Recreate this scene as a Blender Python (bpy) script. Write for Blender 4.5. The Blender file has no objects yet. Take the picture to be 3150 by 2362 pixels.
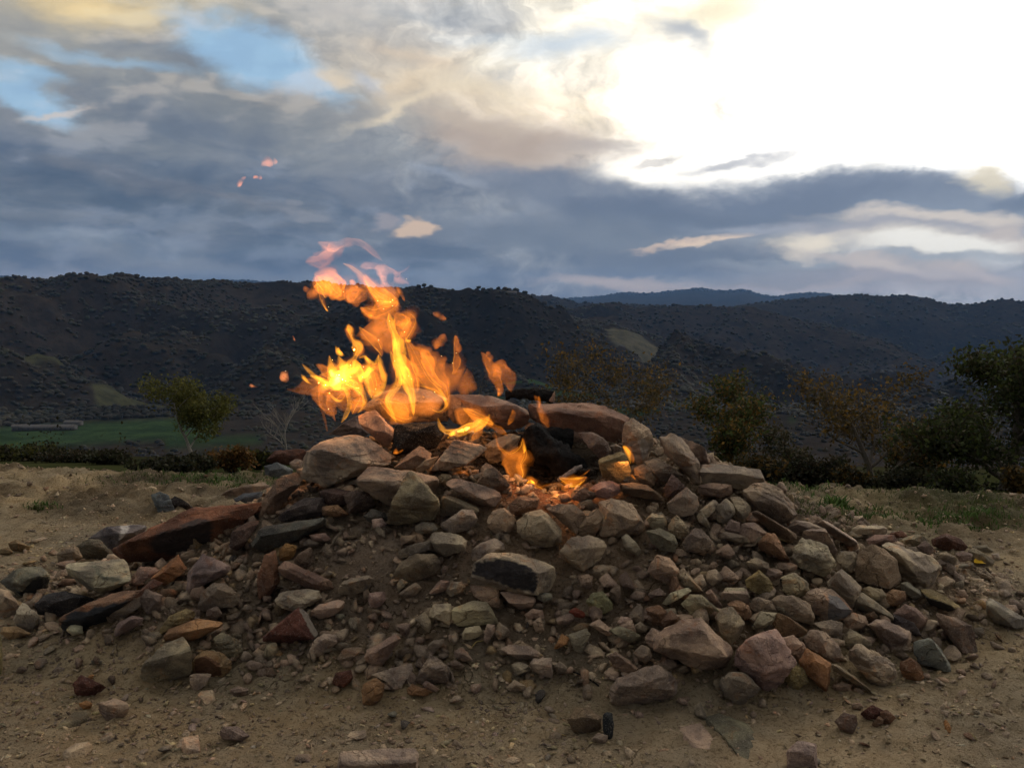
import bpy, bmesh, math, random
import numpy as np
from mathutils import Vector, Matrix

# ---------------------------------------------------------------- camera
sc = bpy.context.scene
COL = sc.collection
H_CAM, F_PX, CX, CY = 1.3, 2728.0, 1575.0, 1181.0
PITCH = math.atan((CY - 930.0) / F_PX)
cam_d = bpy.data.cameras.new("camera")
cam = bpy.data.objects.new("camera", cam_d)
COL.objects.link(cam)
cam.location = (0, 0, H_CAM)
cam.rotation_euler = (math.pi / 2 - PITCH, 0, 0)
cam_d.sensor_width = 36.0
cam_d.lens = F_PX / 3150.0 * 36.0
cam_d.clip_start = 0.05
cam_d.clip_end = 60000
sc.camera = cam
CT, ST = math.cos(PITCH), math.sin(PITCH)

def ray(u, v):
    """direction (depth 1 along the view axis) of a point seen at u, v in the photograph"""
    a = (u - CX) / F_PX
    b = -(v - CY) / F_PX
    return np.array([a, CT + b * ST, -ST + b * CT])

def azel(u, v):
    d = ray(u, v)
    return math.atan2(d[0], d[1]), math.atan2(d[2], math.hypot(d[0], d[1]))

def srgb(*c):
    o = []
    for x in c:
        x = x / 255.0
        o.append(x / 12.92 if x <= 0.04045 else ((x + 0.055) / 1.055) ** 2.4)
    return tuple(o)

# ---------------------------------------------------------------- node helper
class NT:
    def __init__(self, tree):
        self.t = tree
        self.n = tree.nodes
        self.l = tree.links
        self.n.clear()
    def node(self, typ, **kw):
        n = self.n.new(typ)
        for k, v in kw.items():
            setattr(n, k, v)
        return n
    def put(self, sock, v):
        if hasattr(v, "links") or isinstance(v, bpy.types.NodeSocket):
            self.l.new(v, sock)
        else:
            if sock.type == 'RGBA' and not isinstance(v, (int, float)) and len(v) == 3:
                v = (*v, 1)
            sock.default_value = v
    def math(self, op, a, b=0.0, c=0.0, clamp=False):
        n = self.node("ShaderNodeMath", operation=op, use_clamp=clamp)
        self.put(n.inputs[0], a); self.put(n.inputs[1], b); self.put(n.inputs[2], c)
        return n.outputs[0]
    def vmath(self, op, a, b=(0, 0, 0), out=0):
        n = self.node("ShaderNodeVectorMath", operation=op)
        self.put(n.inputs[0], a); self.put(n.inputs[1], b)
        return n.outputs[out]
    def mix(self, f, a, b, blend='MIX'):
        n = self.node("ShaderNodeMix", data_type='RGBA', blend_type=blend)
        self.put(n.inputs[0], f); self.put(n.inputs[6], a); self.put(n.inputs[7], b)
        return n.outputs[2]
    def noise(self, vec, scale, detail=4.0, rough=0.55, dist=0.0, out='Fac'):
        n = self.node("ShaderNodeTexNoise")
        if vec is not None: self.put(n.inputs['Vector'], vec)
        self.put(n.inputs['Scale'], scale); self.put(n.inputs['Detail'], detail)
        self.put(n.inputs['Roughness'], rough); self.put(n.inputs['Distortion'], dist)
        return n.outputs[out]
    def maprange(self, x, a, b, c=0.0, d=1.0, smooth=True):
        n = self.node("ShaderNodeMapRange", interpolation_type='SMOOTHSTEP' if smooth else 'LINEAR')
        self.put(n.inputs[0], x); self.put(n.inputs[1], a); self.put(n.inputs[2], b)
        self.put(n.inputs[3], c); self.put(n.inputs[4], d)
        return n.outputs[0]

# ---------------------------------------------------------------- sky
SUN_AZ, SUN_EL = math.radians(50), math.radians(26)
world = bpy.data.worlds.new("World")
sc.world = world
world.use_nodes = True
W = NT(world.node_tree)
tc = W.node("ShaderNodeTexCoord")
dirv = W.vmath('NORMALIZE', tc.outputs['Generated'])
sx = W.node("ShaderNodeSeparateXYZ"); W.put(sx.inputs[0], dirv)
az = W.math('ARCTAN2', sx.outputs[0], sx.outputs[1])
el = W.math('ARCSINE', sx.outputs[2])
# clear sky
sky = W.node("ShaderNodeTexSky", sky_type='NISHITA', sun_disc=False)
sky.sun_elevation = max(SUN_EL, math.radians(8))
sky.sun_rotation = SUN_AZ
sky.air_density = 1.0; sky.dust_density = 0.6; sky.ozone_density = 3.0
bg_sky = W.node("ShaderNodeBackground"); W.put(bg_sky.inputs[0], sky.outputs[0]); bg_sky.inputs[1].default_value = 0.10
# warped cloud coordinates
cmb = W.node("ShaderNodeCombineXYZ"); W.put(cmb.inputs[0], az); W.put(cmb.inputs[1], W.math('MULTIPLY', el, 2.2)); W.put(cmb.inputs[2], 0.37)
w1 = W.noise(cmb.outputs[0], 4.5, 5, 0.55, out='Color')
w2 = W.noise(cmb.outputs[0], 21.0, 4, 0.6, out='Color')
def centred(c, s):
    v = W.vmath('SUBTRACT', c, (0.5, 0.5, 0.5))
    return W.vmath('MULTIPLY', v, s)
pos = W.node("ShaderNodeCombineXYZ"); W.put(pos.inputs[0], az); W.put(pos.inputs[1], el); pos.inputs[2].default_value = 0
warp = W.vmath('ADD', pos.outputs[0], W.vmath('ADD', centred(w1, (0.16, 0.075, 0)), centred(w2, (0.035, 0.02, 0))))
soft_n = W.noise(warp, 16.0, 6, 0.6)
# everywhere: heavy grey-blue cloud with warmer, lighter breaks
streak = W.node("ShaderNodeCombineXYZ"); W.put(streak.inputs[0], az); W.put(streak.inputs[1], W.math('MULTIPLY', el, 3.2)); streak.inputs[2].default_value = 2.1
n1 = W.noise(streak.outputs[0], 3.6, 7, 0.55, 0.4)
n2 = W.noise(streak.outputs[0], 9.5, 6, 0.6, 0.5)
up = W.maprange(el, math.radians(2), math.radians(21))
low = W.mix(W.maprange(n1, 0.38, 0.64), srgb(80, 95, 121), srgb(112, 122, 138))
high = W.mix(W.maprange(n1, 0.36, 0.66), srgb(138, 145, 152), srgb(202, 190, 166))
colr = W.mix(up, low, high)
colr = W.mix(W.maprange(el, math.radians(26), math.radians(75)), colr, W.mix(W.maprange(n1, 0.3, 0.7), (0.78, 0.79, 0.80), (1.25, 1.18, 1.05)))
# overhead, out of view, cloud brightened to light the ground; elsewhere the same cover
# patches: u, v, radius u, radius v, angle, inner (0..1), colour, opacity
PATCH = [
 (250,-60,700,150,0,.1,(186,176,152),.8),(270,10,190,70,4,.0,(250,220,158),.95),(1300,60,600,110,4,.3,(163,170,178),.8),
 (350,230,520,110,8,.3,(150,152,150),.8),
 (1500,330,620,150,10,.2,(214,198,172),.85),(1420,200,500,90,14,.2,(200,190,175),.8),(1900,90,420,130,-18,.2,(235,225,190),.9),
 (1210,290,320,36,-25,.1,(238,215,180),.75),(1750,330,320,55,-6,.1,(252,232,190),.8),(2240,60,230,160,-30,.2,(255,248,205),.9),
 (1650,240,230,42,-4,.2,(178,190,205),.6),(2080,140,130,55,20,.2,(168,180,196),.65),(1760,150,200,55,0,.2,(195,212,228),.7),
 (150,520,560,200,4,.3,(86,105,134),.85),(700,520,700,170,6,.3,(92,110,136),.8),(1100,430,620,110,12,.3,(132,138,144),.75),
 (300,400,360,70,8,.2,(122,130,138),.7),(700,300,300,70,10,.2,(124,130,134),.8),(930,290,170,50,0,.2,(144,138,130),.7),
 (1650,460,340,100,6,.3,(178,158,142),.9),(1450,390,260,60,16,.2,(160,152,148),.6),
 (1500,640,900,120,2,.3,(88,104,132),.8),(500,640,700,110,6,.3,(72,92,120),.8),(1100,790,700,90,0,.3,(72,92,126),.85),
 (330,560,330,26,12,.1,(112,116,128),.6),(640,600,330,26,10,.1,(118,118,126),.5),
 (200,745,420,30,5,.1,(122,138,160),.7),(420,800,320,16,3,.1,(122,132,148),.6),(120,840,240,22,2,.1,(128,130,144),.7),
 (900,760,300,26,-6,.1,(92,112,138),.5),(950,850,600,22,1,.1,(106,120,140),.6),(350,700,420,20,4,.1,(84,102,128),.5),
 (1400,545,130,20,14,.1,(150,162,184),.6),
]
WHITE = [  # cream and white cloud round the blown-out break
 (1900,100,560,150,-8,0,(226,212,186),.75),(2000,330,520,150,-6,0,(240,220,188),.8),(1500,300,420,90,10,0,(224,200,168),.6),
 (2140,530,380,66,-4,.0,(252,244,230),.95),(2500,470,680,130,0,.0,(255,250,240),.9),(3000,480,420,130,6,.35,(255,254,250),1.0),
]
OVER = [
 (2650,600,500,80,3,.45,(112,128,158),.95),(2950,640,420,60,10,.4,(122,138,166),.9),(2250,640,560,62,-4,.4,(98,114,146),.95),(1850,610,420,75,8,.4,(104,118,146),.9),
 (3120,600,110,34,-14,.3,(92,112,148),.95),(2270,490,150,22,-6,.0,(162,166,182),.85),(2050,485,70,12,-20,.2,(205,198,192),.7),(2950,545,70,40,20,.2,(240,226,196),.8),
 (2500,700,620,50,4,.3,(104,120,150),.85),(1750,720,500,70,2,.3,(100,114,140),.85),
 (2760,705,400,36,4,.3,(176,172,178),.8),(2800,745,330,34,4,.3,(224,214,202),.9),(2910,757,230,20,2,.35,(255,250,240),.98),(2440,745,90,28,-10,.3,(248,234,212),.9),(3090,735,80,36,30,.3,(206,192,184),.8),
 (2060,738,190,12,-7,.3,(236,205,180),.85),(2090,800,380,56,-4,.4,(88,103,134),.9),(1870,760,120,44,30,.3,(112,124,146),.8),
 (2700,800,560,22,0,.3,(160,170,184),.8),(2600,845,420,44,3,.4,(140,140,152),.9),(2760,822,150,26,8,.3,(186,176,176),.85),(2930,855,200,30,14,.3,(172,168,172),.85),(3100,880,120,40,0,.3,(176,180,190),.85),(2350,870,300,26,2,.3,(140,138,150),.8),
 (1880,873,230,24,6,.3,(158,150,154),.9),(2150,885,330,20,2,.2,(160,150,152),.7),(2560,905,500,14,3,.2,(176,170,176),.7),
 (1272,700,58,34,4,.55,(220,190,164),.95),(1178,674,42,26,-10,.4,(160,152,156),.8),(940,670,70,14,14,.3,(138,140,152),.7),(885,626,22,10,0,.3,(134,136,148),.6),(1080,690,34,12,14,.3,(122,130,146),.6),
 (2200,40,300,100,-15,0,(250,236,198),.8),(1750,150,230,48,2,0,(202,218,232),.75),(2060,125,140,46,24,.1,(170,181,198),.8),(1590,438,340,86,5,.15,(184,164,148),.9),(1840,452,150,36,2,.1,(190,177,168),.75),(1450,380,200,30,14,.1,(200,182,162),.6),
 (1230,325,220,20,-22,.1,(243,224,192),.75),(1010,250,60,34,10,.1,(236,214,180),.75),(1520,265,260,42,4,0,(246,226,190),.6),(1300,180,200,26,10,0,(226,204,176),.55),(1120,255,60,36,30,0,(190,202,220),.5),(150,345,80,10,-14,.1,(222,205,190),.7),
 (1860,872,260,24,3,.1,(190,176,172),.9),(2780,862,380,40,4,.2,(170,162,166),.95),(2720,826,190,26,12,.2,(212,198,190),.95),(2960,850,130,24,20,.2,(204,190,184),.9),(2560,880,160,20,-6,.1,(186,174,172),.7),(2850,668,330,18,5,.1,(228,214,200),.8),(2870,752,240,24,3,.3,(255,250,240),.97),
 (2480,752,90,32,-10,.2,(250,236,214),.9),(2560,785,180,14,6,.1,(206,192,184),.7),(2160,734,150,11,-8,.2,(240,212,186),.9),(2290,690,140,24,0,.1,(160,165,184),.7),(2030,650,420,30,2,.1,(88,104,136),.7),(1950,790,260,30,6,.1,(92,106,136),.7),
 (620,825,420,22,2,0,(128,134,150),.6),(120,850,180,14,0,0,(150,144,150),.6),
]
HOLES = [(760,175,270,78,16,.3,.95),(560,95,160,34,30,.2,.6),(40,215,110,34,12,.2,.8),(60,300,150,40,22,.3,.9),(320,180,240,22,8,.2,.5),(980,300,60,50,30,.1,.5),(1560,110,200,24,0,.1,.35)]
soft_k = W.math('MULTIPLY_ADD', soft_n, 0.9, -0.45)
def patch_mask(u, v, ru, rv, ang, inner, op, coord):
    a, e = azel(u, v)
    # a negligible link to the colour so far keeps the long chain in order
    q = W.node("ShaderNodeVectorMath", operation='MULTIPLY_ADD')
    W.put(q.inputs[0], colr); W.put(q.inputs[1], (1e-7, 1e-7, 1e-7)); W.put(q.inputs[2], coord); coord = q.outputs[0]
    m = W.node("ShaderNodeMapping", vector_type='TEXTURE')
    W.put(m.inputs[0], coord)
    m.inputs[1].default_value = (a, e, 0)
    m.inputs[2].default_value = (0, 0, -math.radians(ang))
    m.inputs[3].default_value = (ru / F_PX * 1.15, rv / F_PX * 1.25, 1)
    ln = W.vmath('LENGTH', m.outputs[0], out=1)
    ln = W.math('ADD', ln, soft_k)
    return W.maprange(ln, inner, 1.1, op, 0.0)
def greyed(c):
    if c[2] > c[0] + 8 and c[2] < 200:
        m = sum(c) / 3; c = tuple(m + (x - m) * 0.68 for x in c)
    return c
for (u, v, ru, rv, an, inn, c, op) in PATCH:
    c = greyed(c)
    colr = W.mix(patch_mask(u, v, ru, rv, an, inn, op, warp), colr, srgb(*c))
# thin streaks and lumps over everything
colr = W.mix(W.maprange(n2, 0.35, 0.7, 0.0, 0.2), colr, W.mix(0.5, colr, (0.8, 0.72, 0.6), 'SCREEN'))
colr = W.mix(W.maprange(n2, 0.5, 0.28, 0.0, 0.2), colr, W.mix(1.0, colr, (0.62, 0.68, 0.8), 'MULTIPLY'))
for (u, v, ru, rv, an, inn, op) in HOLES:
    m = patch_mask(u, v, ru, rv, an, inn, op, warp)
    colr = W.mix(m, colr, srgb(164, 200, 228))
for (u, v, ru, rv, an, inn, c, op) in WHITE:
    colr = W.mix(patch_mask(u, v, ru, rv, an, inn, op, warp), colr, srgb(*c))
# soft lumps of lit and shaded cloud
pw = W.vmath('ADD', cmb.outputs[0], centred(w1, (0.10, 0.10, 0)))
puff = W.noise(pw, 7.5, 5, 0.5, 0.0)
puf2 = W.noise(W.vmath('ADD', pw, (0.012, -0.022, 0)), 7.5, 5, 0.5, 0.0)
rel = W.math('SUBTRACT', puff, puf2)
warm = W.math('MULTIPLY', W.maprange(el, math.radians(7), math.radians(14)), 1.0)
colr = W.mix(W.maprange(rel, -0.01, 0.11, 0.0, 0.42), colr, W.mix(0.6, colr, W.mix(warm, srgb(150, 156, 172), srgb(255, 228, 190)), 'SCREEN'))
colr = W.mix(W.maprange(rel, 0.01, -0.11, 0.0, 0.35), colr, W.mix(1.0, colr, (0.66, 0.70, 0.80), 'MULTIPLY'))
# the glare of the hidden sun spreads through the cloud
for (u, v, ru, rv, amp, c) in ((3350, -330, 1900, 1050, 2.3, (1.0, 0.94, 0.82)), (2750, 260, 1000, 360, 0.55, (1.0, 0.92, 0.78))):
    gm = patch_mask(u, v, ru, rv, -8, 0.0, 1.0, pos.outputs[0])
    gm = W.math('POWER', gm, 1.7)
    gl = W.node("ShaderNodeVectorMath", operation='MULTIPLY_ADD')
    cb = W.node("ShaderNodeCombineXYZ")
    for q in range(3): W.put(cb.inputs[q], gm)
    W.put(gl.inputs[0], cb.outputs[0]); W.put(gl.inputs[1], tuple(x * amp for x in c)); W.put(gl.inputs[2], colr)
    colr = gl.outputs[0]
for (u, v, ru, rv, an, inn, c, op) in OVER:
    c = greyed(c)
    colr = W.mix(patch_mask(u, v, ru, rv, an, inn, op, warp), colr, srgb(*c))
bg_cl = W.node("ShaderNodeBackground"); W.put(bg_cl.inputs[0], colr); bg_cl.inputs[1].default_value = 1.0
mx = W.node("ShaderNodeMixShader"); mx.inputs[0].default_value = 0.93
W.l.new(bg_sky.outputs[0], mx.inputs[1]); W.l.new(bg_cl.outputs[0], mx.inputs[2])
wo = W.node("ShaderNodeOutputWorld"); W.l.new(mx.outputs[0], wo.inputs[0])
world.cycles.sampling_method = 'MANUAL'
world.cycles.sample_map_resolution = 512

# ---------------------------------------------------------------- sun (veiled by cloud, low on the right)
sl = bpy.data.lights.new("sun", 'SUN'); sl.energy = 1.45; sl.angle = math.radians(28); sl.color = (1.0, 0.88, 0.74)
so = bpy.data.objects.new("sun", sl); COL.objects.link(so)
sd = Vector((math.sin(SUN_AZ) * math.cos(SUN_EL), math.cos(SUN_AZ) * math.cos(SUN_EL), math.sin(SUN_EL)))
so.rotation_euler = sd.to_track_quat('Z', 'Y').to_euler()

vs = sc.view_settings
vs.view_transform = 'Standard'; vs.look = 'None'; vs.exposure = 0.0; vs.gamma = 1.0; vs.use_curve_mapping = False
sc.cycles.use_denoising = True
sc.cycles.transparent_max_bounces = 96
sc.cycles.max_bounces = 5; sc.cycles.diffuse_bounces = 3; sc.cycles.volume_bounces = 1
sc.cycles.use_adaptive_sampling = True
sc.cycles.adaptive_threshold = 0.03
sc.cycles.sample_clamp_indirect = 1.5
# ---------------------------------------------------------------- noise (vectorised)
def _hash(ix, iy, iz, seed):
    n = (ix * 374761393 + iy * 668265263 + iz * 2147483647 + seed * 974634777) & 0xFFFFFFFF
    n = ((n ^ (n >> 13)) * 1274126177) & 0xFFFFFFFF
    n = (n ^ (n >> 16)) & 0xFFFFFFFF
    return n / 4294967295.0 * 2 - 1
def vnoise(P, seed=0):
    P = np.asarray(P, dtype=np.float64)
    I = np.floor(P).astype(np.int64); Fr = P - I
    Fr = Fr * Fr * Fr * (Fr * (Fr * 6 - 15) + 10)
    x, y, z = I[..., 0], I[..., 1], I[..., 2]
    fx, fy, fz = Fr[..., 0], Fr[..., 1], Fr[..., 2]
    r = 0
    for dx in (0, 1):
        for dy in (0, 1):
            for dz in (0, 1):
                w = (fx if dx else 1 - fx) * (fy if dy else 1 - fy) * (fz if dz else 1 - fz)
                r = r + w * _hash(x + dx, y + dy, z + dz, seed)
    return r
def fbm(P, oct=4, seed=0, gain=0.5, lac=2.03):
    P = np.asarray(P, dtype=np.float64); a = 1.0; r = 0
    for o in range(oct):
        r = r + a * vnoise(P, seed + o * 17); P = P * lac + 11.3; a *= gain
    return r
def P3(x, y, z=0.0, s=1.0):
    x = np.asarray(x, dtype=np.float64)
    return np.stack([x * s, np.asarray(y) * s + 0 * x, np.asarray(z) * s + 0 * x], -1)
def smooth(a, b, x):
    t = np.clip((x - a) / (b - a), 0, 1); return t * t * (3 - 2 * t)

# ---------------------------------------------------------------- object helpers
def tag(o, label=None, cat=None, group=None, kind=None):
    if label: o['label'] = label
    if cat: o['category'] = cat
    if group: o['group'] = group
    if kind: o['kind'] = kind
    return o
def mesh_np(name, V, Fs, mat=None, smoothf=True, parent=None, colors=None, sharp=None):
    """V (n,3), Fs (m,k) with k 3 or 4"""
    V = np.asarray(V, dtype=np.float32); Fs = np.asarray(Fs, dtype=np.int32)
    me = bpy.data.meshes.new(name)
    k = Fs.shape[1]
    me.vertices.add(len(V)); me.vertices.foreach_set("co", V.ravel())
    me.loops.add(Fs.size); me.loops.foreach_set("vertex_index", Fs.ravel())
    me.polygons.add(len(Fs)); me.polygons.foreach_set("loop_start", np.arange(0, Fs.size, k, dtype=np.int32))
    me.update(calc_edges=True)
    if smoothf: me.polygons.foreach_set("use_smooth", np.ones(len(Fs), dtype=bool))
    if sharp: me.set_sharp_from_angle(angle=math.radians(sharp))
    if colors is not None:
        for nm, C in colors.items():
            at = me.color_attributes.new(nm, 'FLOAT_COLOR', 'POINT')
            at.data.foreach_set("color", np.asarray(C, dtype=np.float32).ravel())
    if mat: me.materials.append(mat)
    o = bpy.data.objects.new(name, me); COL.objects.link(o)
    if parent: o.parent = parent
    return o
def grid_faces(nx, ny):
    i = np.arange((nx - 1) * (ny - 1)); r = i // (nx - 1); c = i % (nx - 1); a = r * nx + c
    return np.stack([a, a + 1, a + nx + 1, a + nx], -1)
def tube_mesh(path, radii, n=8):
    """(V, F quads) of a tapered tube; path is a list of 3-vectors"""
    path = [Vector(p) for p in path]; V = []; Fq = []
    for i, p in enumerate(path):
        t = (path[min(i + 1, len(path) - 1)] - path[max(i - 1, 0)]).normalized()
        a = t.cross(Vector((0, 0, 1)) if abs(t.z) < .9 else Vector((1, 0, 0))).normalized(); b = t.cross(a)
        for k in range(n):
            an = 2 * math.pi * k / n
            V.append(p + (a * math.cos(an) + b * math.sin(an)) * radii[i])
    for i in range(len(path) - 1):
        for k in range(n):
            Fq.append((i * n + k, i * n + (k + 1) % n, (i + 1) * n + (k + 1) % n, (i + 1) * n + k))
    return V, Fq

# ---------------------------------------------------------------- materials
def new_mat(name):
    m = bpy.data.materials.new(name); m.use_nodes = True
    return m, NT(m.node_tree)
def finish(T, col, rough=0.9, bump=None, bstr=0.4, bdist=0.01, spec=0.25):
    b = T.node("ShaderNodeBsdfPrincipled"); o = T.node("ShaderNodeOutputMaterial")
    T.put(b.inputs['Base Color'], col); T.put(b.inputs['Roughness'], rough)
    b.inputs['Specular IOR Level'].default_value = spec
    if bump is not None:
        bn = T.node("ShaderNodeBump"); T.put(bn.inputs['Height'], bump)
        bn.inputs['Strength'].default_value = bstr; bn.inputs['Distance'].default_value = bdist
        T.l.new(bn.outputs[0], b.inputs['Normal'])
    T.l.new(b.outputs[0], o.inputs[0])
    return b

def rock_material(name, use_obj=True):
    m, T = new_mat(name)
    geo = T.node("ShaderNodeNewGeometry"); tcn = T.node("ShaderNodeTexCoord")
    vec = geo.outputs['Position']
    if use_obj:
        oi = T.node("ShaderNodeObjectInfo"); base = oi.outputs['Color']
    else:
        at = T.node("ShaderNodeAttribute", attribute_name="tint"); base = at.outputs['Color']
    big = T.noise(vec, 7.0, 5, 0.6, 0.6)
    mid = T.noise(vec, 32.0, 5, 0.65, 0.3)
    fine = T.noise(vec, 190.0, 4, 0.7)
    c = T.mix(T.maprange(big, 0.38, 0.66), T.mix(1.0, base, (0.55, 0.52, 0.53), 'MULTIPLY'), T.mix(1.0, base, (1.34, 1.27, 1.14), 'MULTIPLY'))
    rust = T.noise(vec, 13.0, 4, 0.6, 1.0)
    c = T.mix(T.maprange(rust, 0.56, 0.72, 0, 0.55), c, T.mix(1.0, c, (1.25, 0.78, 0.48), 'MULTIPLY'))
    grey = T.noise(T.vmath('ADD', vec, (5.2, 1.7, 3.3)), 17.0, 5, 0.65, 0.5)
    c = T.mix(T.maprange(grey, 0.58, 0.75, 0, 0.6), c, T.mix(0.45, c, (0.20, 0.19, 0.16)))
    c = T.mix(T.maprange(mid, 0.42, 0.30, 0, 0.6), c, T.mix(1.0, c, (0.55, 0.5, 0.48), 'MULTIPLY'))
    c = T.mix(T.maprange(fine, 0.54, 0.70, 0, 0.5), c, T.mix(0.5, c, (0.6, 0.53, 0.43)))
    c = T.mix(T.maprange(fine, 0.47, 0.32, 0, 0.65), c, T.mix(1.0, c, (0.5, 0.47, 0.45), 'MULTIPLY'))
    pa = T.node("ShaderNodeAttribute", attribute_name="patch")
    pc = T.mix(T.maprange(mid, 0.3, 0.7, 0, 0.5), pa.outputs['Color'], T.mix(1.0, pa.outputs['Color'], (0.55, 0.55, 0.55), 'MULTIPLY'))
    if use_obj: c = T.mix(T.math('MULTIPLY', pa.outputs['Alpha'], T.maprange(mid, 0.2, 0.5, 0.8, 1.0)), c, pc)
    # hairline cracks
    vo = T.node("ShaderNodeTexVoronoi", feature='DISTANCE_TO_EDGE'); T.put(vo.inputs['Vector'], T.vmath('ADD', vec, T.vmath('MULTIPLY', T.noise(vec, 9.0, 3, out='Color'), (0.2, 0.2, 0.2)))); vo.inputs['Scale'].default_value = 6.5
    crack = T.math('MULTIPLY', T.maprange(vo.outputs[0], 0.0, 0.022, 1, 0), T.maprange(big, 0.5, 0.62))
    c = T.mix(T.math('MULTIPLY', crack, 0.6), c, T.mix(1.0, c, (0.35, 0.3, 0.28), 'MULTIPLY'))
    ht = T.math('ADD', T.math('MULTIPLY', mid, 1.0), T.math('MULTIPLY', fine, 0.55))
    ht = T.math('SUBTRACT', ht, T.math('MULTIPLY', crack, 0.5))
    finish(T, c, 0.88, ht, 1.0, 0.016, 0.2)
    return m
M_ROCK = rock_material("rock_stone")
M_GRAVEL = rock_material("gravel_stone", False)

def ground_material():
    m, T = new_mat("dirt")
    geo = T.node("ShaderNodeNewGeometry"); vec = geo.outputs['Position']
    at = T.node("ShaderNodeAttribute", attribute_name="tint")
    big = T.noise(vec, 1.4, 5, 0.6, 0.4); mid = T.noise(vec, 9.0, 6, 0.65, 0.3); fine = T.noise(vec, 85.0, 5, 0.75); grit = T.noise(vec, 320.0, 3, 0.7)
    c = T.mix(T.maprange(big, 0.35, 0.65), T.mix(1.0, at.outputs['Color'], (0.82, 0.84, 0.86), 'MULTIPLY'), T.mix(1.0, at.outputs['Color'], (1.15, 1.1, 1.0), 'MULTIPLY'))
    c = T.mix(T.maprange(mid, 0.40, 0.62, 0.55, 0), c, T.mix(1.0, c, (0.66, 0.60, 0.52), 'MULTIPLY'))
    c = T.mix(T.maprange(fine, 0.50, 0.36, 0, 0.85), c, T.mix(1.0, c, (0.45, 0.42, 0.38), 'MULTIPLY'))
    c = T.mix(T.maprange(fine, 0.58, 0.70, 0, 0.6), c, T.mix(0.5, c, (0.42, 0.34, 0.24)))
    c = T.mix(T.maprange(grit, 0.62, 0.74, 0, 0.5), c, T.mix(0.5, c, (0.5, 0.44, 0.36)))
    vo = T.node("ShaderNodeTexVoronoi", feature='DISTANCE_TO_EDGE'); T.put(vo.inputs['Vector'], T.vmath('ADD', vec, T.vmath('MULTIPLY', T.noise(vec, 6.0, 3, out='Color'), (0.35, 0.35, 0.35)))); vo.inputs['Scale'].default_value = 3.1
    crack = T.math('MULTIPLY', T.maprange(vo.outputs[0], 0.0, 0.014, 1, 0), T.maprange(T.noise(vec, 2.3, 3), 0.5, 0.62))
    c = T.mix(T.math('MULTIPLY', crack, 0.75), c, T.mix(1.0, c, (0.25, 0.22, 0.2), 'MULTIPLY'))
    ht = T.math('ADD', T.math('MULTIPLY', mid, 1.0), T.math('ADD', T.math('MULTIPLY', fine, 0.7), T.math('MULTIPLY', grit, 0.25)))
    ht = T.math('SUBTRACT', ht, T.math('MULTIPLY', crack, 0.5))
    finish(T, c, 0.97, ht, 1.0, 0.05, 0.1)
    return m
M_DIRT = ground_material()

def simple_mat(name, col, rough=0.85, scale=30.0, vary=0.35, bstr=0.5, bdist=0.01, attr=None, trans=0.0):
    m, T = new_mat(name)
    geo = T.node("ShaderNodeNewGeometry"); vec = geo.outputs['Position']
    base = col
    if attr:
        base = T.node("ShaderNodeAttribute", attribute_name=attr).outputs['Color']
    n = T.noise(vec, scale, 5, 0.65)
    c = T.mix(T.maprange(n, 0.3, 0.7), T.mix(1.0, base, (1 - vary,) * 3, 'MULTIPLY'), T.mix(1.0, base, (1 + vary,) * 3, 'MULTIPLY'))
    b = finish(T, c, rough, n, bstr, bdist, 0.2)
    if trans > 0:
        tr = T.node("ShaderNodeBsdfTranslucent"); T.put(tr.inputs[0], c)
        ms = T.node("ShaderNodeMixShader"); ms.inputs[0].default_value = trans
        o = [n_ for n_ in T.n if n_.type == 'OUTPUT_MATERIAL'][0]
        T.l.new(b.outputs[0], ms.inputs[1]); T.l.new(tr.outputs[0], ms.inputs[2]); T.l.new(ms.outputs[0], o.inputs[0])
    return m
M_BARK = simple_mat("bark", (0.10, 0.085, 0.07), 0.9, 40, 0.4, 0.6, 0.01)
M_PALEBARK = simple_mat("pale_bark", (0.22, 0.20, 0.175), 0.9, 30, 0.4)
M_CHAR = simple_mat("charred_wood", (0.009, 0.008, 0.008), 0.95, 60, 0.6, 1.0, 0.03)
M_LEAF = simple_mat("leaves", (0.1, 0.1, 0.03), 0.8, 3.0, 0.3, 0.0, attr="tint", trans=0.35)
M_GRASS = simple_mat("grass_blade", (0.07, 0.12, 0.02), 0.8, 8.0, 0.3, 0.0, attr="tint", trans=0.3)
M_WOOD = simple_mat("far_woods", (0.03, 0.03, 0.02), 0.95, 0.02, 0.3, 0.0, attr="tint")
M_WALL = simple_mat("farm_plaster", (0.075, 0.072, 0.07), 0.9, 0.5, 0.15)
M_ROOF = simple_mat("farm_roof", (0.055, 0.05, 0.048), 0.9, 0.5, 0.2)
M_GLASS = simple_mat("farm_window", (0.03, 0.03, 0.035), 0.3, 0.5, 0.1)

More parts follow.
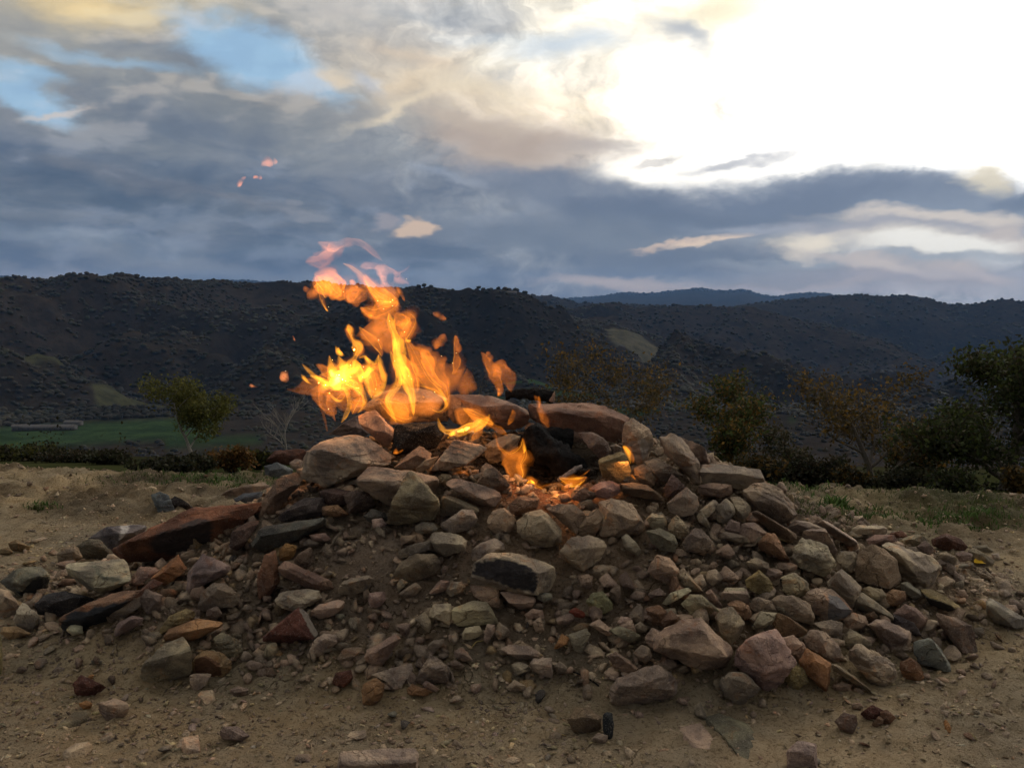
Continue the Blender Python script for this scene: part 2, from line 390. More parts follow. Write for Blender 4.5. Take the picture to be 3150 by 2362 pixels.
# ---------------------------------------------------------------- terrain shape
EDGE_L, EDGE_R = 6.7, 5.9
def edge_y(x): return 6.3 - 0.14 * x + 0.25 * np.sin(x * 0.9 + 1) * 0.5
MX, MY, MA, MBF, MBB = 0.02, 3.95, 2.22, 1.2, 1.15
def mound(x, y):
    x = np.asarray(x, dtype=np.float64); y = np.asarray(y, dtype=np.float64)
    dy = y - MY
    wob = 0.10 * vnoise(P3(x, y, 3.3, 1.3), 5)
    r = np.sqrt(((x - MX) / MA) ** 2 + np.where(dy < 0, dy / MBF, dy / MBB) ** 2) * (1 + wob)
    t = np.clip((1 - r) / 0.70, 0, 1)
    p = np.power(t, 1.12)
    p = p - 0.10 * np.clip(p - 0.85, 0, 1)
    z = 0.64 * p
    # the hollow in front of the burnt wood, and the sandy step below the peak
    z = z - 0.15 * np.exp(-((x - 0.12) / 0.30) ** 2 - ((y - 3.72) / 0.20) ** 2)
    z = z + 0.03 * np.exp(-((x - 0.30) / 0.55) ** 2 - ((y - 4.15) / 0.16) ** 2)
    z = z + 0.05 * np.exp(-((x + 0.55) / 0.35) ** 2 - ((y - 4.0) / 0.25) ** 2)
    z = z + 0.04 * np.exp(-((x + 0.4) / 0.25) ** 2 - ((y - 3.25) / 0.12) ** 2)
    return z
def ground_z(x, y, detail=True):
    x = np.asarray(x, dtype=np.float64); y = np.asarray(y, dtype=np.float64)
    z = mound(x, y)
    e = edge_y(x)
    z = z + 0.018 * fbm(P3(x, y, 0.7, 0.8), 3, 21)
    if detail:
        m = smooth(0.0, 0.08, z)
        z = z + (0.009 + 0.012 * m) * fbm(P3(x, y, 0.2, 6.0), 4, 31)
        z = z + (0.008 + 0.004 * m) * fbm(P3(x, y, 0.2, 34.0), 3, 41)
        # rough turned soil along the edge of the flat ground
        band = smooth(e - 1.6, e - 0.9, y) * (1 - smooth(e + 0.3, e + 1.2, y))
        z = z + band * (0.045 * np.abs(fbm(P3(x, y, 1.2, 4.0), 4, 51)) + 0.03 * fbm(P3(x, y, 1.2, 14.0), 3, 61))
    z = z - 0.16 * np.clip(y - e, 0, None) - 0.35 * smooth(0, 2.5, y - e)
    return z
ROCK_LIFT = 0.035
def hit(u, v, lift=0.0):
    """where the line of sight through u, v meets the ground (coarse shape)"""
    d = ray(u, v)
    ts = np.linspace(1.6, 9.0, 900)
    x = d[0] * ts; y = d[1] * ts; z = H_CAM + d[2] * ts
    g = ground_z(x, y, False)
    if lift: g = g + lift * smooth(0.0, .12, mound(x, y))
    k = np.where(z <= g)[0]
    t = ts[k[0]] if len(k) else 9.0
    return np.array([d[0] * t, d[1] * t, H_CAM + d[2] * t]), t

# near ground: one fine sheet
GX0, GX1, GY0, GY1 = -9.0, 9.0, -2.0, 10.5
def warp_axis(a, b, n, c, w):
    """more samples around c"""
    t = np.linspace(-1, 1, n)
    s = np.sinh(t * w) / np.sinh(w)
    return np.where(s < 0, c + s * (c - a), c + s * (b - c))
nx, ny = 520, 420
gx = warp_axis(GX0, GX1, nx, 0.0, 1.9); gy = warp_axis(GY0, GY1, ny, 3.0, 1.7)
X, Y = np.meshgrid(gx, gy)
Z = ground_z(X, Y)
m = mound(X, Y)
def lerp(a, b, t): return a + (b - a) * t[..., None]
dirt = np.array([0.395, 0.312, 0.200]); dirt2 = np.array([0.33, 0.268, 0.182]); dust = np.array([0.21, 0.158, 0.112]); soil = np.array([0.15, 0.112, 0.070]); grassy = np.array([0.075, 0.078, 0.03])
C = lerp(np.broadcast_to(dirt, X.shape + (3,)), dirt2, smooth(-0.3, 0.5, fbm(P3(X, Y, 0, 0.9), 3, 77)))
C = lerp(C, np.array([0.41, 0.325, 0.23]), (1 - smooth(2.2, 3.1, Y)) * 0.6)
C = lerp(C, dust, smooth(0.03, 0.15, m))
sandy = np.exp(-((X + .42) / .34) ** 2 - ((Y - 3.3) / .20) ** 2) + .8 * np.exp(-((X - .35) / .26) ** 2 - ((Y - 3.3) / .2) ** 2)
C = lerp(C, np.array([.36, .26, .185]), np.clip(sandy, 0, 1) * .8)
E = edge_y(X)
bandc = smooth(E - 1.5, E - 0.9, Y)
C = lerp(C, soil, bandc * smooth(-0.5, 0.3, fbm(P3(X, Y, 0, 2.2), 3, 78)) * 0.85)
gmask = np.clip(smooth(E - 0.5, E + 0.5, Y) * smooth(-0.1, 0.5, fbm(P3(X, Y, 0, 1.4), 3, 79)) + smooth(1.6, 2.6, X) * smooth(4.4, 5.0, Y) * smooth(-0.3, 0.4, fbm(P3(X, Y, 0, 1.1), 3, 80)) * 0.6, 0, 1)
C = lerp(C, grassy, gmask)
C = lerp(C, np.array([0.030, 0.034, 0.014]), smooth(E + 0.3, E + 0.9, Y))
# soot and red burnt dust round the fire
def soot_at(x, y): return np.clip(1.5 * np.exp(-((x - 0.10) / 0.36) ** 2 - ((y - 3.80) / 0.17) ** 2) + .8 * np.exp(-((x + .45) / 0.30) ** 2 - ((y - 3.88) / 0.12) ** 2), 0, .93)
soot = soot_at(X, Y)
C = lerp(C, np.array([0.020, 0.017, 0.016]), soot)
red = np.exp(-((X - 0.14) / 0.25) ** 2 - ((Y - 3.52) / 0.10) ** 2)
C = lerp(C, np.array([0.17, 0.07, 0.045]), np.clip(red, 0, .7))
tint = np.concatenate([C, np.ones(X.shape + (1,))], -1).reshape(-1, 4)
ground = mesh_np("ground", np.stack([X, Y, Z], -1).reshape(-1, 3), grid_faces(nx, ny), M_DIRT, colors={"tint": tint})
tag(ground, kind="structure")

# far terrain: slopes, valley and ridges, one sheet in polar coordinates
def vtan(v): return math.tan(-(math.atan((v - CY) / F_PX) + PITCH))
def ridge_tab(tab):
    us = np.array([a for a, _ in tab], float); zs = np.array([vtan(b) for _, b in tab])
    return np.arctan((us - CX) / F_PX), zs
R5 = ridge_tab([(-1500,880),(-500,850),(0,858),(113,864),(235,857),(316,865),(362,856),(434,870),(556,868),(606,873),(692,855),(746,866),(859,858),(950,861),(1256,884),(1346,886),(1378,896),(1441,900),(1527,905),(1581,914),(1640,940),(1720,972),(1900,1010),(2200,1080),(2500,1150),(2800,1215),(3150,1270),(4500,1300)])
R4 = ridge_tab([(-1500,890),(0,900),(1450,935),(1560,925),(1616,929),(1690,950),(1752,958),(1842,940),(1897,935),(1955,950),(2068,943),(2204,943),(2300,948),(2450,985),(2600,1020),(2750,1065),(2880,1125),(2960,1170),(3050,1205),(3150,1235),(4500,1250)])
R2 = ridge_tab([(-1500,900),(0,900),(1500,945),(1580,915),(1640,906),(1700,912),(1780,930),(2200,955),(2299,936),(2421,921),(2557,912),(2638,905),(2692,914),(2783,907),(2837,916),(2918,940),(2986,940),(3054,927),(3095,921),(3150,939),(3500,900),(4500,930)])
R1 = ridge_tab([(-1500,880),(-200,860),(0,851),(60,849),(110,872),(500,866),(760,862),(1500,925),(1750,918),(1850,910),(1920,899),(1985,903),(2040,897),(2100,892),(2139,885),(2190,892),(2240,893),(2290,890),(2330,905),(2380,914),(2450,902),(2480,900),(2540,902),(2580,912),(2700,925),(3150,950),(4500,900)])
KD = [0.0, 10.4, 35, 300, 900, 1280, 2400, 2780, 3300, 3900, 4800, 7500, 15000, 19000]
def knot_z(aa, d_from=None):
    c = np.cos(np.clip(aa, -1.2, 1.2))
    def rz(R, D):
        return H_CAM + (np.interp(aa - .006, R[0], R[1]) + 2 * np.interp(aa, R[0], R[1]) + np.interp(aa + .006, R[0], R[1])) / 4 * D * np.cos(np.clip(np.abs(aa), 0, 1.0)) ** 1.0
    z5, z4, z2, z1 = rz(R5, 2400), rz(R4, 3300), rz(R2, 4800), rz(R1, 15000)
    one = np.ones_like(aa)
    return np.stack([0.0 * one - 0.6, -1.2 * one, -5.6 * one, -78 * one, -151 * one, -150 * one, z5, z5 - 75, z4, z4 - 110, z2, z2 - 160, z1, z1 - 300], -1)
def far_z(aa, dd):
    K = knot_z(aa)
    z = np.zeros_like(dd)
    for i in range(len(KD) - 1):
        a, b = KD[i], KD[i + 1]
        t = np.clip((dd - a) / (b - a), 0, 1)
        if i >= 5: 
            t = np.where(True, t * t * (3 - 2 * t) * 0.45 + t * 0.55, t)
        k = (dd >= a) & (dd <= b)
        z = np.where(k, K[..., i] + (K[..., i + 1] - K[..., i]) * t, z)
    x = np.sin(aa) * dd; y = np.cos(aa) * dd
    # spurs and gullies on the flanks, dying out at the crests
    crest = np.ones_like(dd)
    for D, w in ((2400, 260), (3300, 260), (4800, 380), (15000, 1500)):
        crest = crest * (1 - 0.93 * np.exp(-((dd - D) / w) ** 2))
    flank = smooth(1250, 1700, dd) * crest
    flank = flank * (1 - .85 * smooth(4850, 5300, dd))
    flank = flank * (1 - .93 * np.exp(-((aa - .02) / .075) ** 2 - ((dd - 1480) / 240) ** 2))
    ridged = 1 - np.abs(fbm(P3(x, y, 4.4, 1 / 520.0), 4, 91)) * 1.6
    z = z + flank * (ridged - 0.45) * 105 + flank * 34 * fbm(P3(x, y, 1.4, 1 / 170.0), 4, 92)
    z = z + smooth(1100, 1500, dd) * 4.5 * fbm(P3(x, y, 1.4, 1 / 45.0), 3, 93)
    z = z + smooth(20, 60, dd) * (1 - smooth(500, 900, dd)) * 3.0 * fbm(P3(x, y, 1.4, 1 / 30.0), 3, 94)
    return z
az_in = np.linspace(-0.62, 0.62, 620)
az_out = np.linspace(0.62, 2 * math.pi - 0.62, 150)[1:-1]
AZ = np.concatenate([az_in, az_out]); AZw = np.where(AZ > math.pi, AZ - 2 * math.pi, AZ)
DD = np.concatenate([np.array([0.2, 1.2, 3.0, 6.0, 8.5, 9.2, 9.8, 10.4, 11.2, 13, 18, 25, 35, 50, 80, 130, 200, 300, 450, 600, 750, 900, 960, 1020, 1080, 1140, 1200]), np.linspace(1260, 2500, 80), np.linspace(2530, 3400, 45), np.linspace(3440, 5000, 50), np.linspace(5150, 15200, 46), np.array([16000, 17500, 19000])])
AA, DG = np.meshgrid(AZw, DD)
ZF = far_z(AA, DG)
XF, YF = np.sin(AA) * DG, np.cos(AA) * DG
# under and beside the near sheet keep below it
near = (XF > GX0 + .8) & (XF < GX1 - .8) & (YF > GY0 + .8) & (YF < GY1 - .8)
flat_side = (1 - smooth(0.9, 1.7, np.abs(AA)))
ZF = np.where(DG < 40, np.where(YF > edge_y(np.clip(XF, -9, 9)), -0.16 * (YF - edge_y(np.clip(XF, -9, 9))) - 0.38, -0.03), ZF)
ZF = np.where(near, np.minimum(ZF, ground_z(XF, YF, False)) - 0.5, ZF)
behind = smooth(0.62, 1.3, np.abs(AA))
ZF = ZF * (1 - behind) + behind * np.where(DG < 60, -0.03 - 0.5 * near, -0.02 * np.clip(DG - 60, 0, 2500) + 0.03 * np.clip(DG - 3000, 0, 5000))
# masks for fields
wood = np.array([0.020, 0.017, 0.0135]); wood2 = np.array([0.027, 0.022, 0.017]); meadow = np.array([0.025, 0.043, 0.018]); pale = np.array([0.085, 0.080, 0.055]); scrub = np.array([0.035, 0.036, 0.02])
FIELDS = [ # az, dist, half az, half dist, colour
 (-0.450, 1150, 0.13, 105, meadow), (-0.545, 1075, 0.06, 60, meadow), (-0.33, 1010, 0.05, 45, meadow*0.8),
 (0.015, 1540, 0.05, 60, meadow*1.0), (0.05, 1420, 0.045, 40, meadow*.8), (-0.05, 1330, 0.05, 60, meadow*0.6), (0.12, 1230, 0.05, 50, meadow*.5),
 (0.345, 1500, 0.05, 50, meadow*0.8), (0.27, 1180, 0.05, 30, meadow*0.8), (0.475, 1750, 0.03, 50, meadow*.9),
 (0.135, 2230, 0.03, 130, pale*.75), (0.165, 2050, 0.025, 120, pale*.65), (0.19, 1930, 0.02, 60, pale*.7), 
 (-0.40, 1500, 0.05, 60, scrub*1.2), (-0.52, 1650, 0.05, 60, scrub*1.2),
]
CF = lerp(np.broadcast_to(wood, AA.shape + (3,)), wood2, smooth(-0.3, 0.4, fbm(P3(XF, YF, 0, 1 / 300.0), 4, 95)))
CF = lerp(CF, np.array([0.030, 0.034, 0.014]), 1 - smooth(20, 45, DG))
FM = np.zeros_like(AA)
wa = 0.008 * fbm(P3(XF, YF, 0, 1 / 90.0), 3, 96); wd = 22 * fbm(P3(XF, YF, 2, 1 / 120.0), 3, 97)
def field_mask(aa, dd, f, wa=0, wd=0):
    q = ((aa + wa - f[0]) / f[2]) ** 4 + ((dd + wd - f[1]) / f[3]) ** 4
    return 1 - smooth(0.75, 1.05, q)
for f in FIELDS:
    mk = field_mask(AA, DG, f, wa, wd); CF = lerp(CF, np.asarray(f[4]), mk); FM = np.maximum(FM, mk)
tintf = np.concatenate([CF, np.ones(AA.shape + (1,))], -1).reshape(-1, 4)
m_hill, T = new_mat("hillside")
geo = T.node("ShaderNodeNewGeometry"); at = T.node("ShaderNodeAttribute", attribute_name="tint")
hn = T.noise(geo.outputs['Position'], 0.035, 6, 0.7)
hc = T.mix(T.maprange(hn, 0.35, 0.65), T.mix(1.0, at.outputs['Color'], (0.7, 0.7, 0.7), 'MULTIPLY'), T.mix(1.0, at.outputs['Color'], (1.3, 1.25, 1.2), 'MULTIPLY'))
finish(T, hc, 1.0, hn, 0.6, 12.0, 0.0)
NA = len(AZw); ND = len(DD)
fc = grid_faces(NA, ND)
wrap = np.array([[r * NA + NA - 1, r * NA, (r + 1) * NA, (r + 1) * NA + NA - 1] for r in range(ND - 1)])
hills = mesh_np("hills", np.stack([XF, YF, ZF], -1).reshape(-1, 3), np.concatenate([fc, wrap]), m_hill, colors={"tint": tintf})
tag(hills, kind="structure")

# woods over the hills: crowns you could never count
_ico = None
def ico(sub):
    bm = bmesh.new(); bmesh.ops.create_icosphere(bm, subdivisions=sub, radius=1.0)
    V = np.array([v.co[:] for v in bm.verts]); Fc = np.array([[v.index for v in f.verts] for f in bm.faces]); bm.free()
    return V, Fc
I1, F1 = ico(1)
def scatter(name, pos, size, tintc, mat, seed, squash=(1, 1, .9), rot=True, jitter=0.25, smoothf=False, base=(I1, F1)):
    rng = np.random.RandomState(seed); n = len(pos); B, Fb = base; k = B.shape[-2]
    B = B[rng.randint(0, len(B), n)] if B.ndim == 3 else B[None]
    J = 1 + jitter * rng.uniform(-1, 1, (n, k, 1))
    S = size[:, None, :] if size.ndim == 2 else size[:, None, None] * np.array(squash)[None, None, :]
    V = B * J * S
    if rot:
        a = rng.uniform(0, 6.283, n); b = rng.uniform(-.6, .6, n); ca, sa, cb, sb = np.cos(a), np.sin(a), np.cos(b), np.sin(b)
        x = V[..., 0].copy(); z = V[..., 2].copy()
        V[..., 0] = x * cb[:, None] + z * sb[:, None]; V[..., 2] = -x * sb[:, None] + z * cb[:, None]
        x = V[..., 0].copy(); y = V[..., 1].copy()
        V[..., 0] = x * ca[:, None] - y * sa[:, None]; V[..., 1] = x * sa[:, None] + y * ca[:, None]
    V = V + pos[:, None, :]
    Fa = (Fb[None] + (np.arange(n) * k)[:, None, None]).reshape(-1, 3)
    Ct = np.repeat(np.concatenate([tintc, np.ones((n, 1))], 1)[:, None, :], k, 1).reshape(-1, 4)
    return mesh_np(name, V.reshape(-1, 3), Fa, mat, smoothf=smoothf, colors={"tint": Ct})
rng = np.random.RandomState(4)
N = 32000
aa = rng.uniform(-0.60, 0.60, N)
dd = np.concatenate([rng.uniform(1230, 2480, 20000), rng.uniform(2480, 3400, 5000), rng.uniform(3400, 5000, 5000), rng.uniform(13500, 15100, 2000)])
dd[:1500] = rng.uniform(930, 1230, 1500)
keep = np.ones(N, bool)
for f in FIELDS: keep &= field_mask(aa, dd, f, 0, 0) < 0.35
keep &= (fbm(P3(np.sin(aa) * dd, np.cos(aa) * dd, 8, 1 / 110.0), 3, 98) > -0.75)
aa, dd = aa[keep], dd[keep]; n = len(aa)
zz = far_z(aa, dd)
sz = rng.uniform(3.0, 6.0, n) * np.where(dd > 2500, 1.35, 1.0) * np.where(dd > 3400, 1.3, 1.0) * np.where(dd > 8000, 2.2, 1.0) * np.where(dd < 1240, .7, 1)
pt = np.stack([np.sin(aa) * dd, np.cos(aa) * dd, zz + sz * 0.35], -1)
c0 = np.array([0.034, 0.029, 0.022]); c1 = np.array([0.026, 0.030, 0.016]); c2 = np.array([0.045, 0.036, 0.023])
t1 = rng.rand(n, 1); t2 = (rng.rand(n, 1) ** 4)
tt = (c0 * t1 + c1 * (1 - t1)) * (1 - t2) + c2 * t2
tt = tt * .68 * rng.uniform(.9, 1.1, (n, 1)) * (1 + 0.5 * fbm(P3(pt[:, 0], pt[:, 1], 0, 1 / 260.0), 3, 99))[:, None]
w = scatter("woods", pt - np.array([0, 0, 1]) * (sz * .12)[:, None], sz, tt, M_WOOD, 5, squash=(1.1, 1.1, .7), smoothf=True, jitter=.2)
tag(w, "dark leafless woods covering the hills beyond the valley", "woods", kind="stuff")
# ---------------------------------------------------------------- rocks
TILE = {"C": (800, 1200, .45208), "D": (1600, 1150, .45208), "E": (2150, 1450, .45208), "B": (0, 1300, .45208), "F": (0, 1800, .47468),
        "G": (1000, 1800, .47468), "H": (2000, 1800, .51989), "A": (700, 650, .45208), "S": (0, 0, 1.0)}
RC = {  # base colours
 "T": (.370, .295, .215), "t": (.275, .215, .155), "P": (.345, .250, .188), "p": (.250, .178, .132), "B": (.185, .135, .095), "R": (.215, .125, .078),
 "O": (.340, .175, .075), "Y": (.300, .215, .105), "L": (.440, .375, .275), "G": (.255, .215, .155), "g": (.205, .195, .150), "D": (.075, .066, .060),
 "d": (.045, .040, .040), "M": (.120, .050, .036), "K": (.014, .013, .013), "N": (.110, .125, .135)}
CW = {"T": "tan", "t": "dull tan", "P": "pinkish brown", "p": "dark pinkish brown", "B": "brown", "R": "rust brown", "O": "orange", "Y": "ochre", "L": "pale cream", "G": "grey",
      "g": "greenish grey", "D": "dark grey", "d": "nearly black", "M": "maroon", "K": "charred black", "N": "slate grey"}
I4, F4 = ico(5); I3, F3 = ico(4); I2, F2 = ico(2)
U4 = I4 / np.linalg.norm(I4, axis=1)[:, None]; U3 = I3 / np.linalg.norm(I3, axis=1)[:, None]; U2 = I2 / np.linalg.norm(I2, axis=1)[:, None]
def hull_planes(P, merge=0.33):
    bm = bmesh.new()
    for p in P: bm.verts.new(p)
    r = bmesh.ops.convex_hull(bm, input=bm.verts[:])
    bmesh.ops.delete(bm, geom=[v for v in bm.verts if not v.link_faces], context='VERTS')
    bmesh.ops.dissolve_limit(bm, angle_limit=merge, verts=bm.verts[:], edges=bm.edges[:])
    bm.normal_update()
    pl = []
    for f in bm.faces:
        n_ = np.array(f.normal[:]); L = np.linalg.norm(n_)
        if L < .5: continue
        d = max(float(n_ @ np.array(v.co[:])) for v in f.verts) * .35 + .65 * float(np.mean([n_ @ np.array(v.co[:]) for v in f.verts]))
        if d < 0: n_, d = -n_, -d
        pl.append((n_[0], n_[1], n_[2], max(d, 0.05)))
    bm.free()
    return np.array(pl)
def rock_verts(P, U, sharp, seed, rough, minlen, chips=None):
    """P hull points about the centre -> broken polyhedron with slightly worn edges and uneven faces"""
    s = np.abs(P).max(0) + 1e-4
    Q = P / s
    pl = hull_planes(Q)
    rg = np.random.RandomState(seed)
    nc = rg.randint(3, 7) if chips is None else chips
    ch = []
    for _ in range(nc):
        n_ = rg.normal(size=3); n_[1] = -abs(n_[1]) - .35; n_[2] += .2; n_ /= np.linalg.norm(n_)
        ch.append((*n_, float((Q @ n_).max()) * rg.uniform(.70, .90)))
    if ch: pl = np.vstack([pl, ch])
    pr = np.clip((U @ pl[:, :3].T) / pl[:, 3][None], 1e-6, None)
    mx = pr.max(1, keepdims=True)
    r = 1 / (mx[:, 0] * np.power(np.power(pr / mx, sharp).sum(1), 1 / sharp))
    V = U * r[:, None] * s
    L = float(np.median(s))
    off = rg.uniform(-50, 50, 3)
    D = V / np.linalg.norm(V, axis=1)[:, None]
    n1 = fbm(V / L * 1.1 + off, 2, seed)
    n2 = fbm(V / L * 4.2 + off, 4, seed + 3, .6)
    n3 = -np.abs(fbm(V / L * 2.4 + off + 9, 3, seed + 5))
    n4 = fbm(V / L * 13.0 + off, 3, seed + 7, .6)
    disp = rough * L * (0.035 * n1 + 0.022 * n2 + 0.055 * (n3 + .25) + .010 * n4)
    # flaked ledges across the bedding
    ax = rg.normal(size=3) * np.array([.3, .3, 1]); ax /= np.linalg.norm(ax)
    q = (V @ ax) / L * rg.uniform(1.8, 3.6) + 0.45 * n1
    st = np.floor(q) + smooth(.82, 1.0, q % 1) - q
    disp += rough * L * 0.05 * (st + .5) * (1.0 if seed % 2 else .4)
    V = V + D * disp[:, None]
    lo, hi = P.min(0), P.max(0); l2, h2 = V.min(0), V.max(0)
    k = (hi - lo) / (h2 - l2 + 1e-6) * 1.02
    k[1] = min(k[1], 1.1)
    return (V - (l2 + h2) / 2) * k + (lo + hi) / 2

def parse(s, tile):
    ox, oy, k = TILE[tile]
    a = [float(x) for x in s.replace(",", " ").split()]
    return [(ox + a[i] * k, oy + a[i + 1] * k) for i in range(0, len(a) - 1, 2)]

